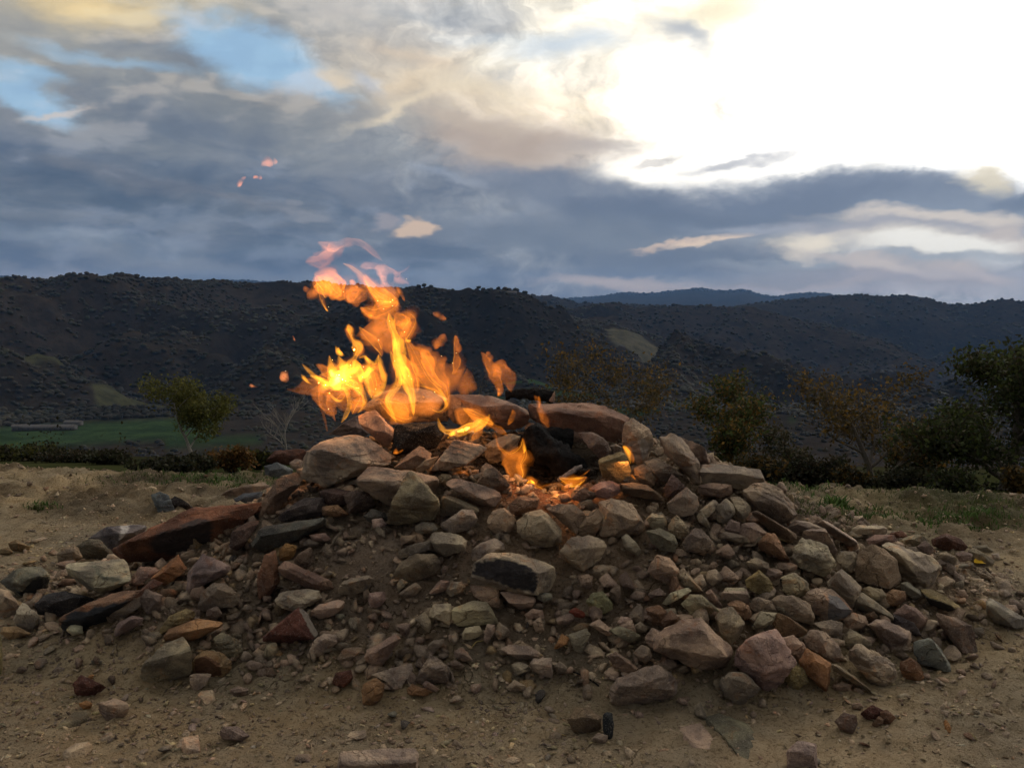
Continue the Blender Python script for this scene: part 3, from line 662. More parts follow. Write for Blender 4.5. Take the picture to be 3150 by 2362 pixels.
# tile | name | colour | landmark name | label (blank: written from look and place) | outline | ridge towards the viewer | options
ROCKS = """
C|boulder|T|layered boulder|broad tan boulder with a layered flat face, below the left flames|300 420,440 335,580 305,740 330,870 440,880 495,700 560,440 660,280 600|400 400,620 420,760 470|dy=-.02;big
C|boulder|P|pink block|pinkish angular block leaning behind the broad layered boulder, flames at its back|665 160,790 135,915 265,885 385,840 380,740 290,680 220|780 270,900 290|big
C|rock|p||dark reddish wedge between the left flames and the layered boulder|470 300,560 235,670 165,740 290,700 320,560 310||dy=.08
C|stone|P|||195 500,240 470,290 480,285 530,260 550,215 530||
B|rock|N|||1800 300,1880 270,1990 320,2000 380,1870 410,1800 370||
B|slab|B|leaning slab|brown slab standing on edge, leaning at the left shoulder of the heap|1760 650,1770 560,1830 480,1870 400,2000 340,2050 390,1960 520,1860 620|1860 500|big
B|rock|M||scorched maroon rock behind the grey stone at the left shoulder|1810 270,1880 190,2070 180,2100 230,2060 280,1960 290,1870 280||dy=.15
C|boulder|P|flat topped block|pale pinkish block with a flat lit top behind the pointed stone|660 600,740 520,1010 545,1190 590,1215 650,1200 700,900 790,840 770,670 650|700 600,950 665,1190 640|big
C|rock|t|pointed stone|tall pointed brown stone like a shark fin in the middle of the heap|870 880,900 760,970 650,1005 560,1040 545,1100 620,1225 745,1220 820,1160 880,1000 910,920 910|900 745,1210 745|dy=-.05;big
C|stone|B|||1205 595,1240 570,1290 575,1305 610,1260 660,1210 650||
C|slab|t|rimmed slab|tan slab with a raised rim right of the pointed stone|1275 620,1310 605,1440 630,1620 700,1640 730,1600 790,1480 780,1330 690,1270 660|1310 660,1500 740|
C|slab|B||dark plank-shaped slab sloping down right of the pointed stone|1240 720,1290 715,1480 800,1490 835,1380 830,1310 860,1230 870,1225 760|1250 730,1480 825|
C|rock|T|half round rock||1230 910,1380 810,1450 820,1480 870,1470 910,1400 960,1300 970,1235 940|1400 850|
C|stone|G|||1060 925,1100 895,1180 905,1210 945,1180 965,1090 980,1055 960||
C|rock|L|cream block|cream coloured blocky rock in the middle below the half round rock|1160 1010,1185 965,1280 965,1370 985,1410 1030,1400 1090,1320 1120,1260 1135,1190 1100|1190 1040,1380 1045|
C|stone|P|||760 880,830 870,860 910,830 960,790 960,765 920||
C|rock|D|||705 860,760 810,850 830,880 890,830 900,755 905||
C|rock|T|||1440 1090,1500 1040,1600 1010,1660 1040,1665 1080,1600 1105,1510 1130,1460 1170,1440 1140||
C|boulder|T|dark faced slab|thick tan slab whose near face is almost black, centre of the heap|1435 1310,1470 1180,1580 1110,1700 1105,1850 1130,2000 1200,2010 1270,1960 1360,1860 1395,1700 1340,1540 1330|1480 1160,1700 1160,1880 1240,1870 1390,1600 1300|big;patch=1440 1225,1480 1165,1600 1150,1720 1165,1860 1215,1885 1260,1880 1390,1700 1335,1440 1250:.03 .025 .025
C|boulder|t|round boulder|big rounded tan boulder right of centre, its right side lit|1745 890,1810 840,1900 810,1990 870,2055 950,2040 1030,1990 1060,1880 1060,1780 1000,1745 960|1960 870,2010 1000|big
C|rock|P|||1545 880,1590 820,1660 800,1730 850,1740 920,1690 970,1600 980,1555 940||
D|rock|p|||180 910,280 885,370 885,440 950,410 1050,380 1090,330 1050,240 960|300 930|
D|rock|p|||400 1090,450 970,530 920,590 960,570 1010,510 1110,430 1110||
D|boulder|P|pink boulder|large pink boulder with a smooth sloping top right of centre|535 870,620 845,750 880,830 990,855 1050,800 1090,680 1070,560 1110,540 1090,575 1010,545 930|600 930,800 1010|big
D|boulder|T|blunt grey boulder|blunt five sided tan grey boulder on the sandy slope|270 1230,360 1130,480 1105,580 1150,590 1190,550 1270,430 1345,330 1300|450 1200|big
C|rock|B|||910 1250,960 1160,1060 1110,1180 1110,1230 1170,1180 1250,1080 1290,1000 1310,930 1300|1100 1160|
C|rock|G|||930 1100,1090 1030,1160 1020,1170 1080,1050 1120,940 1150||
C|stone|p|||955 990,1060 985,1060 1030,960 1060||
C|slab|p|curved slab|curved brown slab with a worn rim left of the sandy hollow|120 1210,170 1160,240 1180,330 1250,480 1290,500 1340,420 1360,330 1350,200 1280,130 1240|200 1220,380 1300|
C|stone|B|||230 1160,260 1110,340 1070,370 1160,340 1190,260 1200||
C|stone|G|||290 1040,330 1010,400 1040,380 1070,300 1070||
C|stone|P|||335 985,440 970,480 1010,440 1030,360 1020||
C|rock|L|lumpy cream rock|lumpy cream rock above the maroon triangular rock|100 1440,130 1380,300 1350,400 1370,420 1410,330 1450,280 1500,160 1480||rough
C|rock|P|||345 1500,400 1460,540 1425,575 1440,570 1480,500 1530,400 1550,350 1530|540 1470|
C|rock|t|||530 1370,560 1300,740 1260,770 1290,700 1370,640 1390,540 1395|560 1330,740 1280|
C|stone|P|||735 1440,750 1380,850 1370,855 1420,810 1480,760 1480||
C|stone|G|||945 1380,1010 1330,1060 1310,1100 1350,1050 1400,980 1420||
C|stone|t|||930 1320,960 1280,1010 1310,980 1350,940 1380||
C|stone|T|||1265 1370,1300 1310,1370 1300,1400 1340,1370 1380,1300 1400||
C|stone|P|||1150 1380,1230 1290,1290 1300,1270 1360,1190 1385||
C|slab|P||flat pinkish shard sticking out below the dark faced slab|1430 1330,1560 1325,1625 1360,1630 1480,1570 1470,1460 1400||thin
C|slab|P||flat pinkish stone lying just under the right end of the dark faced slab|1635 1380,1700 1370,1860 1410,1875 1440,1850 1480,1760 1490,1680 1450|1700 1440,1850 1450|
C|stone|L|||1885 1390,1930 1370,1990 1385,1990 1420,1930 1440,1885 1420||
C|rock|L|pale cube rock|pale squarish rock below the dark faced slab, its face lit|1150 1490,1180 1455,1300 1450,1305 1570,1290 1590,1180 1560,1150 1540|1290 1480,1170 1540|
C|rock|T|broken tan rock|broad broken tan rock right of the pale squarish one|1310 1480,1450 1430,1540 1440,1580 1490,1620 1580,1560 1590,1500 1590,1340 1600,1305 1560|1400 1490,1540 1500|
C|stone|T|||1050 1560,1120 1510,1160 1570,1165 1620,1140 1650,1080 1600||
C|rock|P|||1060 540,1180 460,1215 450,1170 520,1100 560||
C|rock|p||dark pinkish brown rock just under the charred block|915 530,1000 440,1080 385,1165 440,1150 480,1080 530,1010 545|1060 450|
C|slab|P|tilted slab|pinkish slab tilted up under the low middle flame|1160 545,1230 440,1320 340,1500 380,1540 400,1410 510,1330 540,1200 560|1240 480,1400 500|big
C|rock|p|||1480 640,1500 540,1530 500,1590 550,1700 650,1660 690,1560 690||
C|rock|P||pinkish rock lit by the middle flame, right of the tilted slab|1540 380,1590 340,1700 300,1770 320,1750 400,1650 480,1570 500,1530 440|1650 380|dy=.05
A|slab|T|flat tan slab|thick flat tan slab on the back rim, right of the tall flame|1560 1245,1700 1250,1830 1265,1950 1310,2050 1350,2050 1440,1960 1490,1800 1480,1620 1380|1650 1330,1960 1325,2040 1380|dy=.1;big;rgb=.31 .24 .165
A|boulder|p||brown boulder wrapped in the foot of the tall centre flame|930 1340,1030 1240,1200 1190,1400 1230,1510 1290,1500 1430,1350 1420,1150 1440,1000 1400|1150 1290,1400 1310|dy=.2;big
A|rock|p|||1500 1250,1560 1245,1620 1330,1680 1390,1650 1450,1540 1450,1500 1400||dy=.1
C|rock|K|charred block|charred black block in the gap behind the heap's front rocks|900 330,920 240,1060 220,1200 230,1250 300,1190 400,1050 400,950 420,900 440||dy=.16
D|boulder|p|long back slab|long dark pinkish slab forming the back rim above the hollow|60 200,330 203,500 198,580 222,735 290,705 400,680 470,600 470,420 415,300 390,180 370,80 300|150 240,560 270,690 330|dy=.12;big;rgb=.235 .155 .112
D|boulder|P|pale rim boulder|rounded pinkish boulder with a pale lower face on the right rim|700 330,760 300,880 370,905 440,890 530,840 610,800 620,740 560,690 470|790 400|big;patch=760 470,840 440,880 480,860 570,810 610,760 580,730 500:.38 .31 .25
D|rock|Y|square ochre block|square ochre tan block with a flat face in front of the rim boulders|530 590,560 570,680 530,710 540,755 640,740 690,670 740,560 710,535 640|550 600,700 560|dy=-.05
D|boulder|P|leaning banded wedge|large banded pinkish wedge leaning on the right rim|950 430,1040 405,1110 440,1160 500,1220 600,1230 750,1170 700,1100 640,1000 540|1010 480,1150 560|big
D|rock|p||pinkish slab sloping down behind the banded wedge|1090 430,1170 480,1310 610,1200 620,1120 500||dy=.1
D|stone|T|||1300 610,1330 597,1400 610,1430 630,1330 640||dy=.1
D|slab|T|ledge slab|long flat pale slab jutting out like a ledge on the right rim|1220 620,1300 615,1620 645,1660 670,1665 730,1600 750,1520 790,1350 755,1220 740|1225 665,1640 690|big
D|boulder|t|shoulder boulder|big brown boulder on the right shoulder below the ledge slab|1515 800,1600 745,1660 740,1780 800,1850 880,1880 970,1850 1000,1760 1030,1640 960,1540 880|1560 830,1780 880,1850 960|big
D|slab|B||long dark brown stone wedged under the shoulder boulder|1575 950,1610 935,1700 980,1880 1090,1880 1130,1820 1160,1740 1100,1600 1000|1620 950,1840 1090|
D|rock|t|||1220 760,1280 740,1350 760,1440 750,1445 820,1360 840,1250 830,1210 800||
D|rock|p|||775 640,830 615,890 640,925 710,910 760,830 740,780 690||
D|rock|p|||850 590,940 575,1000 620,1110 690,1050 720,980 740,930 700,890 640||
D|slab|B|||680 750,760 740,870 760,980 840,980 870,880 850,760 830,690 800|720 770,900 800|
D|rock|P|||480 780,530 740,620 730,680 760,680 810,600 850,530 840||
D|stone|p|||365 790,440 780,520 810,520 850,430 850,370 830||
D|rock|p|||975 790,1030 680,1080 720,1120 770,1060 830,990 840||
D|rock|t|||1000 880,1060 820,1130 770,1200 830,1215 900,1180 960,1100 970,1020 940|1120 830|
D|stone|T||finger shaped tan stone leaning below the ledge slab|1220 930,1310 860,1345 870,1330 920,1250 1000,1225 990||
D|rock|T|||1330 900,1400 850,1450 890,1470 960,1400 1020,1340 1000||
D|rock|T|||1430 840,1500 840,1570 900,1580 950,1530 1020,1470 980,1460 900||
D|stone|P|||1390 1050,1430 985,1490 1010,1510 1090,1470 1090,1400 1070||
D|slab|T|||1370 1090,1400 1075,1570 1120,1570 1150,1480 1150,1380 1120||
D|rock|P|||1510 1020,1600 1010,1640 1060,1680 1080,1600 1150,1550 1150,1500 1090||
D|rock|R||rusty brown angular rock on the right slope under the long dark stone|1620 1150,1680 1080,1740 1090,1800 1180,1840 1270,1780 1270,1700 1210,1630 1190|1700 1120,1810 1240|
D|rock|T|||860 990,900 945,980 970,1000 1010,990 1055,900 1050|890 975,990 990|
D|rock|P|||1010 1030,1070 960,1150 1040,1150 1080,1090 1120,1020 1080||
D|rock|G|||860 1070,950 1050,1040 1090,1070 1160,1040 1210,950 1190,900 1150|1010 1110|
D|rock|t|||1100 1160,1150 1090,1190 1050,1240 1060,1300 1140,1300 1190,1220 1215,1140 1210||
D|slab|T|||690 1110,720 1090,830 1220,800 1240,710 1190||
D|rock|P|flat hexagonal rock|flat six sided pinkish tan rock midway down the right slope|870 1320,930 1230,1020 1250,1085 1330,1070 1380,1020 1440,940 1400,880 1360|980 1270,1060 1340|
D|rock|g|mossy round rock|round yellow green rock with a pitted face below centre|450 1550,490 1490,560 1480,630 1560,620 1600,570 1640,490 1630||rough;rgb=.27 .25 .13
D|slab|G|||1085 1370,1130 1350,1220 1430,1250 1490,1190 1490,1120 1440|1130 1370,1230 1470|
D|slab|L|||970 1560,1060 1480,1150 1455,1165 1480,1100 1520,1000 1570||
D|rock|G|||1100 1560,1160 1500,1230 1500,1310 1560,1370 1620,1330 1659,1180 1659|1220 1530|
D|rock|T|||1365 1500,1400 1460,1540 1460,1560 1510,1550 1560,1450 1540,1380 1530|1390 1490,1540 1490|
D|slab|p|||1265 1490,1300 1470,1350 1520,1385 1580,1350 1590,1290 1540||
D|rock|T|||1540 1280,1600 1250,1690 1290,1710 1340,1650 1360,1560 1320||
D|rock|Y||yellowish brown rock half buried on the right slope|1530 1400,1620 1330,1700 1400,1730 1480,1720 1540,1600 1480,1540 1450|1630 1370|
E|rock|T|||590 385,660 330,740 340,860 390,830 440,700 430,640 410|680 350|
E|boulder|T|||720 400,860 385,900 440,945 540,930 570,850 500,760 470,700 440|870 410|
E|boulder|T|knobbly boulder|knobbly tan boulder on the right slope under the pale slab|635 520,700 450,780 480,880 500,930 620,900 700,860 720,770 680,680 640,640 590|720 560,880 600|big;rough
E|slab|L|pale long slab|long pale slab lying on the right flank of the heap|800 340,850 320,960 380,1090 470,1095 500,1020 500,930 440,830 380|860 340,1080 480|big
E|slab|L||flat pale slab lying on the ground behind the right flank|1040 390,1090 365,1250 370,1280 390,1270 430,1150 430,1060 430|1100 385,1260 390|
E|rock|P|||1140 460,1200 430,1320 430,1350 470,1280 490,1170 500||
E|rock|M||small dark red stone with a pale edge behind the right flank|1300 420,1380 400,1420 440,1360 455,1320 450||
E|rock|G|||1360 480,1430 440,1500 430,1560 470,1580 520,1500 520,1400 500|1450 460|
E|boulder|B|dark domed boulder|dark domed boulder with a paler right face at the right flank|1065 640,1090 530,1180 500,1260 520,1340 600,1375 720,1360 770,1280 800,1180 770,1070 740|1230 580,1290 780,1180 600|big
E|boulder|T|big right block|big angular tan block with a shaded near side, far right flank|1250 510,1290 480,1400 510,1560 570,1640 640,1640 690,1580 770,1500 780,1400 740,1350 600|1340 545,1450 600,1560 690,1540 770|big;dy=.05
E|rock|G|||930 600,960 540,1080 540,1060 640,1040 700,960 640||
E|boulder|T|pale shouldered rock|pale tan rock with a sharp upper edge left of the dark domed boulder|870 740,960 650,1100 775,1095 830,1040 925,970 860,880 780|950 690,1060 830|big
E|boulder|P|mottled boulder|grey boulder mottled with rust on the lower right slope|730 830,790 790,900 800,960 840,1045 950,1000 1010,880 1015,800 980,750 900|820 850,960 930|big;patch=880 830,960 860,1040 950,990 1000,880 1010,900 900:.21 .19 .18
E|rock|T|||550 740,570 710,650 690,730 750,755 810,710 860,620 850,570 810||patch=500 740,560 725,575 790,560 815,520 790:.03 .028 .028
E|boulder|t|smooth oval boulder|smooth oval tan boulder low on the right slope|490 880,540 840,650 840,750 900,785 1000,780 1040,700 1030,560 980,510 930|640 880,740 960|big
E|slab|L|long wedge slab|long straight wedge of pale stone pointing down the right slope|1065 880,1090 820,1120 830,1310 960,1320 1010,1240 970,1110 950,1060 930|1080 870,1310 985|big
E|rock|t|||1100 800,1160 780,1250 800,1300 870,1270 900,1190 850||
E|rock|R|||1265 840,1320 800,1400 820,1410 870,1340 930,1280 900||
E|rock|g||greenish grey stone at the foot of the big right block|1370 760,1420 750,1510 810,1520 860,1480 880,1390 820|1400 770,1500 830|
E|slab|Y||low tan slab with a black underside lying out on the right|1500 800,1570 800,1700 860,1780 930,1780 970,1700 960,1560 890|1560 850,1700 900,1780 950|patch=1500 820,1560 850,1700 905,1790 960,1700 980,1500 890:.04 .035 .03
E|rock|P|||1320 970,1390 900,1470 930,1550 1000,1555 1050,1520 1090,1440 1030,1380 970|1460 960|
E|rock|D|||1320 970,1370 990,1500 1090,1520 1130,1440 1110,1330 1040||
E|rock|t|||980 1010,1040 960,1130 980,1150 1040,1110 1080,1020 1080||
E|stone|R|||1130 970,1190 950,1220 990,1180 1020,1140 1010||
E|boulder|P||large pinkish rock left of the blue green stone, lower right|1150 1040,1210 1000,1290 1010,1440 1100,1445 1150,1400 1240,1340 1240,1300 1150,1190 1100|1210 1040,1400 1130|big
E|boulder|T|jagged tan boulder|jagged tan boulder with chipped ledges at the lower right|1020 1210,1090 1170,1180 1210,1290 1270,1340 1330,1360 1400,1290 1480,1200 1470,1130 1400,1030 1290|1100 1230,1290 1330,1260 1440|big;rough
E|rock|T|||985 1120,1030 1070,1090 1110,1180 1180,1150 1220,1060 1180,1000 1190||
E|rock|B|||1360 1300,1430 1260,1490 1310,1530 1400,1500 1440,1400 1420,1370 1370||rgb=.22 .12 .06
E|boulder|g|blue green stone|smooth blue green stone tapering to a point, lower right edge|1470 1160,1560 1130,1640 1190,1750 1370,1720 1375,1500 1300,1465 1230|1590 1150,1640 1260,1720 1365|big;rgb=.150 .165 .145
E|boulder|P|great pink boulder|great pinkish boulder with an overhanging lower face, lower right|240 1210,330 1120,500 1065,560 1120,650 1300,640 1330,500 1480,430 1480,330 1370,245 1310|340 1130,640 1300,430 1350,520 1180|big
E|boulder|t|egg boulder|egg shaped tan boulder standing alone at the front of the heap's right foot|145 1400,220 1360,300 1360,420 1470,370 1520,280 1590,180 1520,150 1450|240 1400|big
E|rock|O|orange wedge|bright orange brown wedge standing at the lower right foot|680 1290,730 1210,780 1220,890 1310,890 1440,860 1500,770 1430,700 1350|760 1260,870 1340,860 1470|big
E|boulder|t|||715 1130,760 1085,860 1090,940 1170,975 1270,920 1310,800 1240,730 1200|820 1110,870 1250|big
E|rock|R|||500 1030,540 960,620 980,740 1080,700 1120,560 1130|620 1000|
E|rock|P|||560 1130,640 1110,720 1170,730 1210,680 1290,630 1240||
E|rock|Y|||570 1400,650 1310,720 1350,745 1430,680 1480,620 1480||rough
E|rock|T|||110 1000,160 940,230 930,310 1040,270 1130,220 1180,170 1130||
E|slab|G|||360 1060,410 950,530 955,510 1010,450 1060,380 1070||
E|rock|G|||360 870,400 850,490 880,530 950,400 960,350 930|430 880|
E|rock|R|||190 910,260 880,340 920,370 1000,330 1030,260 980||
E|rock|T|||150 840,180 790,310 790,345 850,330 890,220 870|180 830,320 830|
E|rock|t|||780 1030,900 1010,980 1030,970 1110,900 1130,830 1070||
E|slab|t||narrow plank of stone slanting down beside the orange wedge|900 1310,960 1320,1180 1480,1170 1510,1100 1490,1000 1420,920 1360|950 1330,1160 1480|
E|stone|t|||910 1450,980 1430,1040 1450,1030 1490,940 1500||
E|boulder|L|lone pale block|pale grey tan block lying apart at the right edge of the picture|1940 890,1970 860,2050 900,2212 1000,2215 1060,2140 1070,2010 1020,1950 960|1970 900,2150 1000,2140 1060|big;rgb=.30 .26 .20
E|boulder|B|big brown leaner|big brown rock with a dark back, right of the jumble at the lower right|1620 970,1700 1000,1860 1050,1890 1200,1900 1250,1800 1250,1740 1150,1650 1060|1780 1060,1800 1230|big
E|rock|M||reddish brown rock topping the small outlying pile at the right|1580 460,1680 420,1770 450,1830 510,1800 550,1690 540,1590 500|1680 450|
E|rock|G|||1620 560,1680 545,1760 590,1750 640,1670 630,1610 600||
E|rock|G||long grey stone in the small outlying pile, right end|1830 540,1870 520,2000 600,2000 640,1900 650,1840 600|1900 550|
E|stone|P|||1740 560,1790 540,1870 560,1860 600,1780 620||
E|rock|G|||1860 510,1960 500,2010 550,1940 560||
E|stone|L|||1990 560,2040 555,2050 600,2010 610||
E|rock|P|||1480 510,1540 470,1620 540,1560 570,1500 560||
E|stone|g|||1780 630,1870 625,1860 665,1765 655||
H|boulder|P|cracked boulder|big cracked boulder with a smooth pinkish top at the right foot of the heap|20 310,90 250,190 200,290 190,370 240,480 360,490 420,440 480,290 500,230 460,150 380,20 380|60 340,230 380,440 420,300 260|big
S|boulder|t|low front boulder|low rough tan boulder half sunk in the dirt in the right foreground|1875 2120,1895 2085,1990 2050,2025 2045,2075 2080,2085 2110,2070 2140,2000 2155,1930 2175,1885 2165|1900 2110,2060 2100|big
G|rock|Y|dull ochre rock|dull ochre rock in the foreground dirt beside a black lump of charcoal|1570 870,1620 790,1720 800,1790 850,1790 930,1700 960,1600 940|1620 840,1770 870|rgb=.20 .145 .085
G|stone|T|||1735 990,1770 955,1835 970,1820 1020,1770 1030||
S|slab|P|bottom slab|flat pinkish slab cut off by the bottom edge of the picture|1030 2345,1050 2310,1275 2300,1287 2315,1286 2390,1030 2395|1055 2346,1180 2338,1275 2342|big;rgb=.40 .29 .22
H|boulder|L|pale bottom block|pale pinkish block at the bottom edge, right foreground|810 1100,808 980,870 920,990 940,1000 1000,990 1100|830 985,985 985|big;rgb=.44 .35 .29
H|stone|P|||165 850,300 820,390 940,370 980,200 960||flat=.012
H|slab|g|buried green slab|flat greenish slab nearly buried in the foreground dirt|310 790,400 760,620 850,640 950,550 1050,430 930||flat=.012;rgb=.135 .125 .085
H|rock|p|||1090 800,1150 750,1220 770,1230 810,1200 870,1130 850||
H|stone|p|||1190 700,1240 690,1260 720,1240 745,1195 740||
H|stone|M|||1250 760,1320 710,1380 740,1370 790,1290 800||
H|stone|R|||1360 750,1400 730,1450 780,1420 820,1370 810||
H|stone|R|||1310 820,1350 770,1380 790,1370 830,1330 840||
G|slab|L|sharp shard|flat pale shard with a sharp point, front of the heap's foot|300 580,560 510,565 545,480 665,400 625|320 590,480 650|thin
G|rock|R|rusty oval stone|rusty oval stone standing below the sharp pale shard|235 690,250 640,330 600,385 640,380 720,310 780,250 775||rgb=.26 .14 .07
G|rock|P|peaked stone|rugged pinkish stone with a small peak, front centre|600 600,620 530,680 440,740 490,800 530,820 580,810 640,740 640,650 620|660 530,790 560|rough
G|rock|P|||255 470,270 420,330 380,460 320,490 350,470 390,400 440,380 510,340 540,270 490|300 450,440 370|
G|rock|M||deep maroon stone on the dirt left of the rusty oval stone|45 640,70 570,160 545,180 600,120 660||
G|stone|T|||660 400,700 360,770 350,765 390,700 430||
G|rock|P|||835 430,880 400,920 430,960 490,900 490,850 470|890 440|
G|rock|T|||885 320,910 280,1000 265,1020 310,990 340,930 355,890 350|910 310,1000 300|
G|stone|T|||1030 300,1050 250,1100 255,1100 300,1050 380,1030 360||
G|slab|G|tan triangle shard|flat triangular grey tan shard pointing down, right of centre front|1575 320,1640 290,1700 280,1720 320,1660 440,1620 430||thin
G|rock|P|||1710 255,1780 220,1850 280,1860 310,1830 330,1740 280|1760 260,1850 310|
G|rock|G|||1840 290,1900 260,2040 330,2050 360,1960 370,1870 320||
G|slab|P||flat pinkish slab sunk in the dirt in front of the heap|1140 410,1190 385,1330 390,1395 440,1380 470,1260 480,1160 440|1180 440,1370 455|
G|rock|L||squarish pale rock on the dirt in front of the heap, centre right|1330 500,1350 470,1465 470,1475 600,1420 590,1345 550|1345 510,1460 540|
G|stone|G|||1480 530,1520 490,1570 530,1560 570,1510 565||
G|rock|T|||1175 660,1230 610,1300 650,1290 680,1200 685|1230 640|
G|stone|O|||530 670,570 640,640 660,700 690,640 720,540 710||rgb=.26 .14 .07
G|stone|P|||630 640,660 615,740 670,720 690,650 670||
G|stone|T|||810 500,840 480,905 520,880 545,820 530||
G|rock|p|||1830 460,1880 430,1960 470,2030 530,1960 580,1880 530|1900 460,2000 530|
G|rock|R|||2080 150,2160 130,2212 170,2212 260,2130 260,2090 200||
G|stone|T|||1895 240,1920 200,1990 210,1980 250,1930 275||
G|stone|G|||1990 270,2040 235,2090 270,2080 305,2020 300||
G|stone|B|||1130 280,1160 260,1200 300,1190 330,1140 320||
G|stone|t|||1290 190,1340 150,1410 160,1420 220,1310 220||
G|stone|t|||1340 240,1400 200,1420 290,1370 310||
G|stone|R|||1580 170,1620 145,1685 180,1680 215,1600 200||rgb=.26 .07 .04
F|boulder|M|maroon triangle rock|dark maroon triangular rock with a pale right edge, left of centre|1700 330,1790 240,1930 140,1980 170,2060 320,2040 350,1880 370,1710 360|1740 320,1930 160,2030 330|big;patch=1930 150,1985 150,2075 320,2050 350,2020 300:.30 .25 .20
F|rock|T|||2000 440,2040 350,2100 310,2180 320,2185 370,2090 460,2010 470|2100 350|
F|stone|t|||1710 440,1730 390,1790 370,1800 420,1770 480,1715 480||
F|rock|G|||1370 350,1440 310,1530 350,1570 420,1500 480,1420 400||rough
F|slab|O|orange slab|long flat orange tan slab at the left front of the heap|1045 350,1080 290,1270 215,1440 240,1430 270,1280 320,1240 360,1100 370|1080 330,1250 300,1420 250|rgb=.36 .20 .10;big
F|rock|Y|||1030 290,1080 210,1200 150,1260 180,1250 210,1100 280,1050 310||
F|boulder|G|big grey boulder|big grey tan boulder sloping down to the left, left foreground foot|900 600,930 500,1060 390,1200 335,1245 390,1250 560,1180 590,940 630|940 510,1100 450,1240 440|big
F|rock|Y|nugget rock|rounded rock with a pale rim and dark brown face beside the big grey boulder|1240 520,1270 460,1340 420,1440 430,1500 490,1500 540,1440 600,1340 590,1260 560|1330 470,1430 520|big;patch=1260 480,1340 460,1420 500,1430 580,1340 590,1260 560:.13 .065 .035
F|slab|T||small pointed shard leaning under the pale rimmed nugget rock|1230 580,1290 570,1370 580,1330 650,1270 695,1230 650||thin
F|rock|P|lone foreground stone|roundish pinkish stone alone on the dirt at the lower left|640 760,750 735,820 760,835 810,800 850,700 885,640 810|680 780,820 790|
F|stone|O||small bright orange stone beside the lone pinkish stone, lower left|510 770,560 750,600 770,580 810,530 810||
F|slab|g|||355 950,480 850,590 830,570 880,440 940||flat=.015;rgb=.19 .17 .10
F|boulder|T|left edge boulder|rounded tan boulder cut by the left edge of the picture|-60 200,-50 40,0 25,60 40,120 120,110 170,60 210,0 220|40 80|big
F|rock|g|pale green block|pale greenish block beside the left edge boulder|90 220,150 110,250 180,255 250,200 310,100 260|110 190,240 200|rgb=.33 .32 .24
F|rock|Y|||0 310,20 270,110 265,200 305,170 330,60 350|30 290,190 310|
F|stone|L|||430 290,470 255,530 265,540 310,470 325||
F|rock|Y||upright yellowish stone sliver on the left edge of the picture|-60 330,10 330,18 520,10 590,-60 600||rgb=.30 .27 .12
F|rock|M|||470 640,520 580,620 620,680 660,600 710,490 720||
F|stone|T|||1265 760,1290 720,1390 715,1400 760,1330 790||flat=.02
F|stone|P|||1480 680,1540 650,1610 670,1590 710,1510 720||
F|rock|P|||1420 960,1460 910,1550 910,1620 970,1560 1010,1450 990||
F|stone|T|||1140 1050,1210 1020,1290 1010,1300 1080,1200 1080||flat=.02
F|slab|T|||410 1120,500 1060,600 1045,560 1090,440 1140||flat=.02
B|rock|N|slate fin|dark slate fin sticking up behind the long rust slab, left side|1035 490,1090 470,1150 500,1170 560,1200 620,1090 650,1060 580||dy=.1;big
B|rock|d||low black slate lump joined to the right of the slate fin|1150 530,1190 500,1310 575,1290 610,1170 620||dy=.1
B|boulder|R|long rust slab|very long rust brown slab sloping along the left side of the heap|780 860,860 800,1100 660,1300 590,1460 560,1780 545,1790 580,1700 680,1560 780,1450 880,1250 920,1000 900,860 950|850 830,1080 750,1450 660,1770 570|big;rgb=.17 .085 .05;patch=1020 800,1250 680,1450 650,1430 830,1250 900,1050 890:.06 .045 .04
B|slab|N|||1520 555,1660 480,1780 470,1790 510,1700 555,1550 570||dy=.03
B|rock|p|||1450 540,1560 460,1780 405,1830 440,1700 480,1530 545||dy=.12
B|boulder|D|white banded rock|dark grey rock crossed by a white band on the far left side|610 790,720 720,860 700,1000 700,960 780,820 860,770 870,700 800|860 740|big;rgb=.14 .13 .125;patch=815 760,830 695,885 700,830 800,815 820:.5 .46 .42
B|boulder|B|||520 840,600 790,680 790,750 860,790 920,680 930,560 920|660 820|big;rgb=.14 .12 .09
B|boulder|L|cream slab|large cream slab with a folded greenish band on the left side|445 970,600 935,860 935,885 970,880 1080,840 1110,700 1165,640 1150,440 1030|450 990,690 1130,880 1080|big;dy=-.03;rgb=.40 .345 .25;patch=620 960,690 1000,690 1040,800 1050,870 1000,870 1020,790 1075,680 1060,650 1010:.22 .21 .15
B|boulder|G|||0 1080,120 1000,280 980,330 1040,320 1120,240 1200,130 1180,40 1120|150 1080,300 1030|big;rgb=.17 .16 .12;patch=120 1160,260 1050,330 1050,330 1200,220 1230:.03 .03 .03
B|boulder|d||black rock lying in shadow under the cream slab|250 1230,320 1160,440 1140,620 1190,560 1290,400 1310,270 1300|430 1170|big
B|rock|B|||390 890,450 840,530 840,560 920,480 970,400 980||
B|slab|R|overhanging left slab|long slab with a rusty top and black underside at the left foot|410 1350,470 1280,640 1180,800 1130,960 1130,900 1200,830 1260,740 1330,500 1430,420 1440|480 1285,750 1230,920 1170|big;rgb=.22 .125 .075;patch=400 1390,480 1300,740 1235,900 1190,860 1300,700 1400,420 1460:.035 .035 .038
B|rock|O|bright orange rock|bright orange rock left of the big smooth grey one|1035 1060,1130 960,1220 895,1255 970,1285 990,1140 1110|1150 1000,1250 1000|big
B|rock|R|||890 1190,930 1150,1040 1060,1110 1090,1000 1160,900 1210||
B|rock|p|||890 1050,960 980,1060 980,1080 1000,980 1080,900 1120||
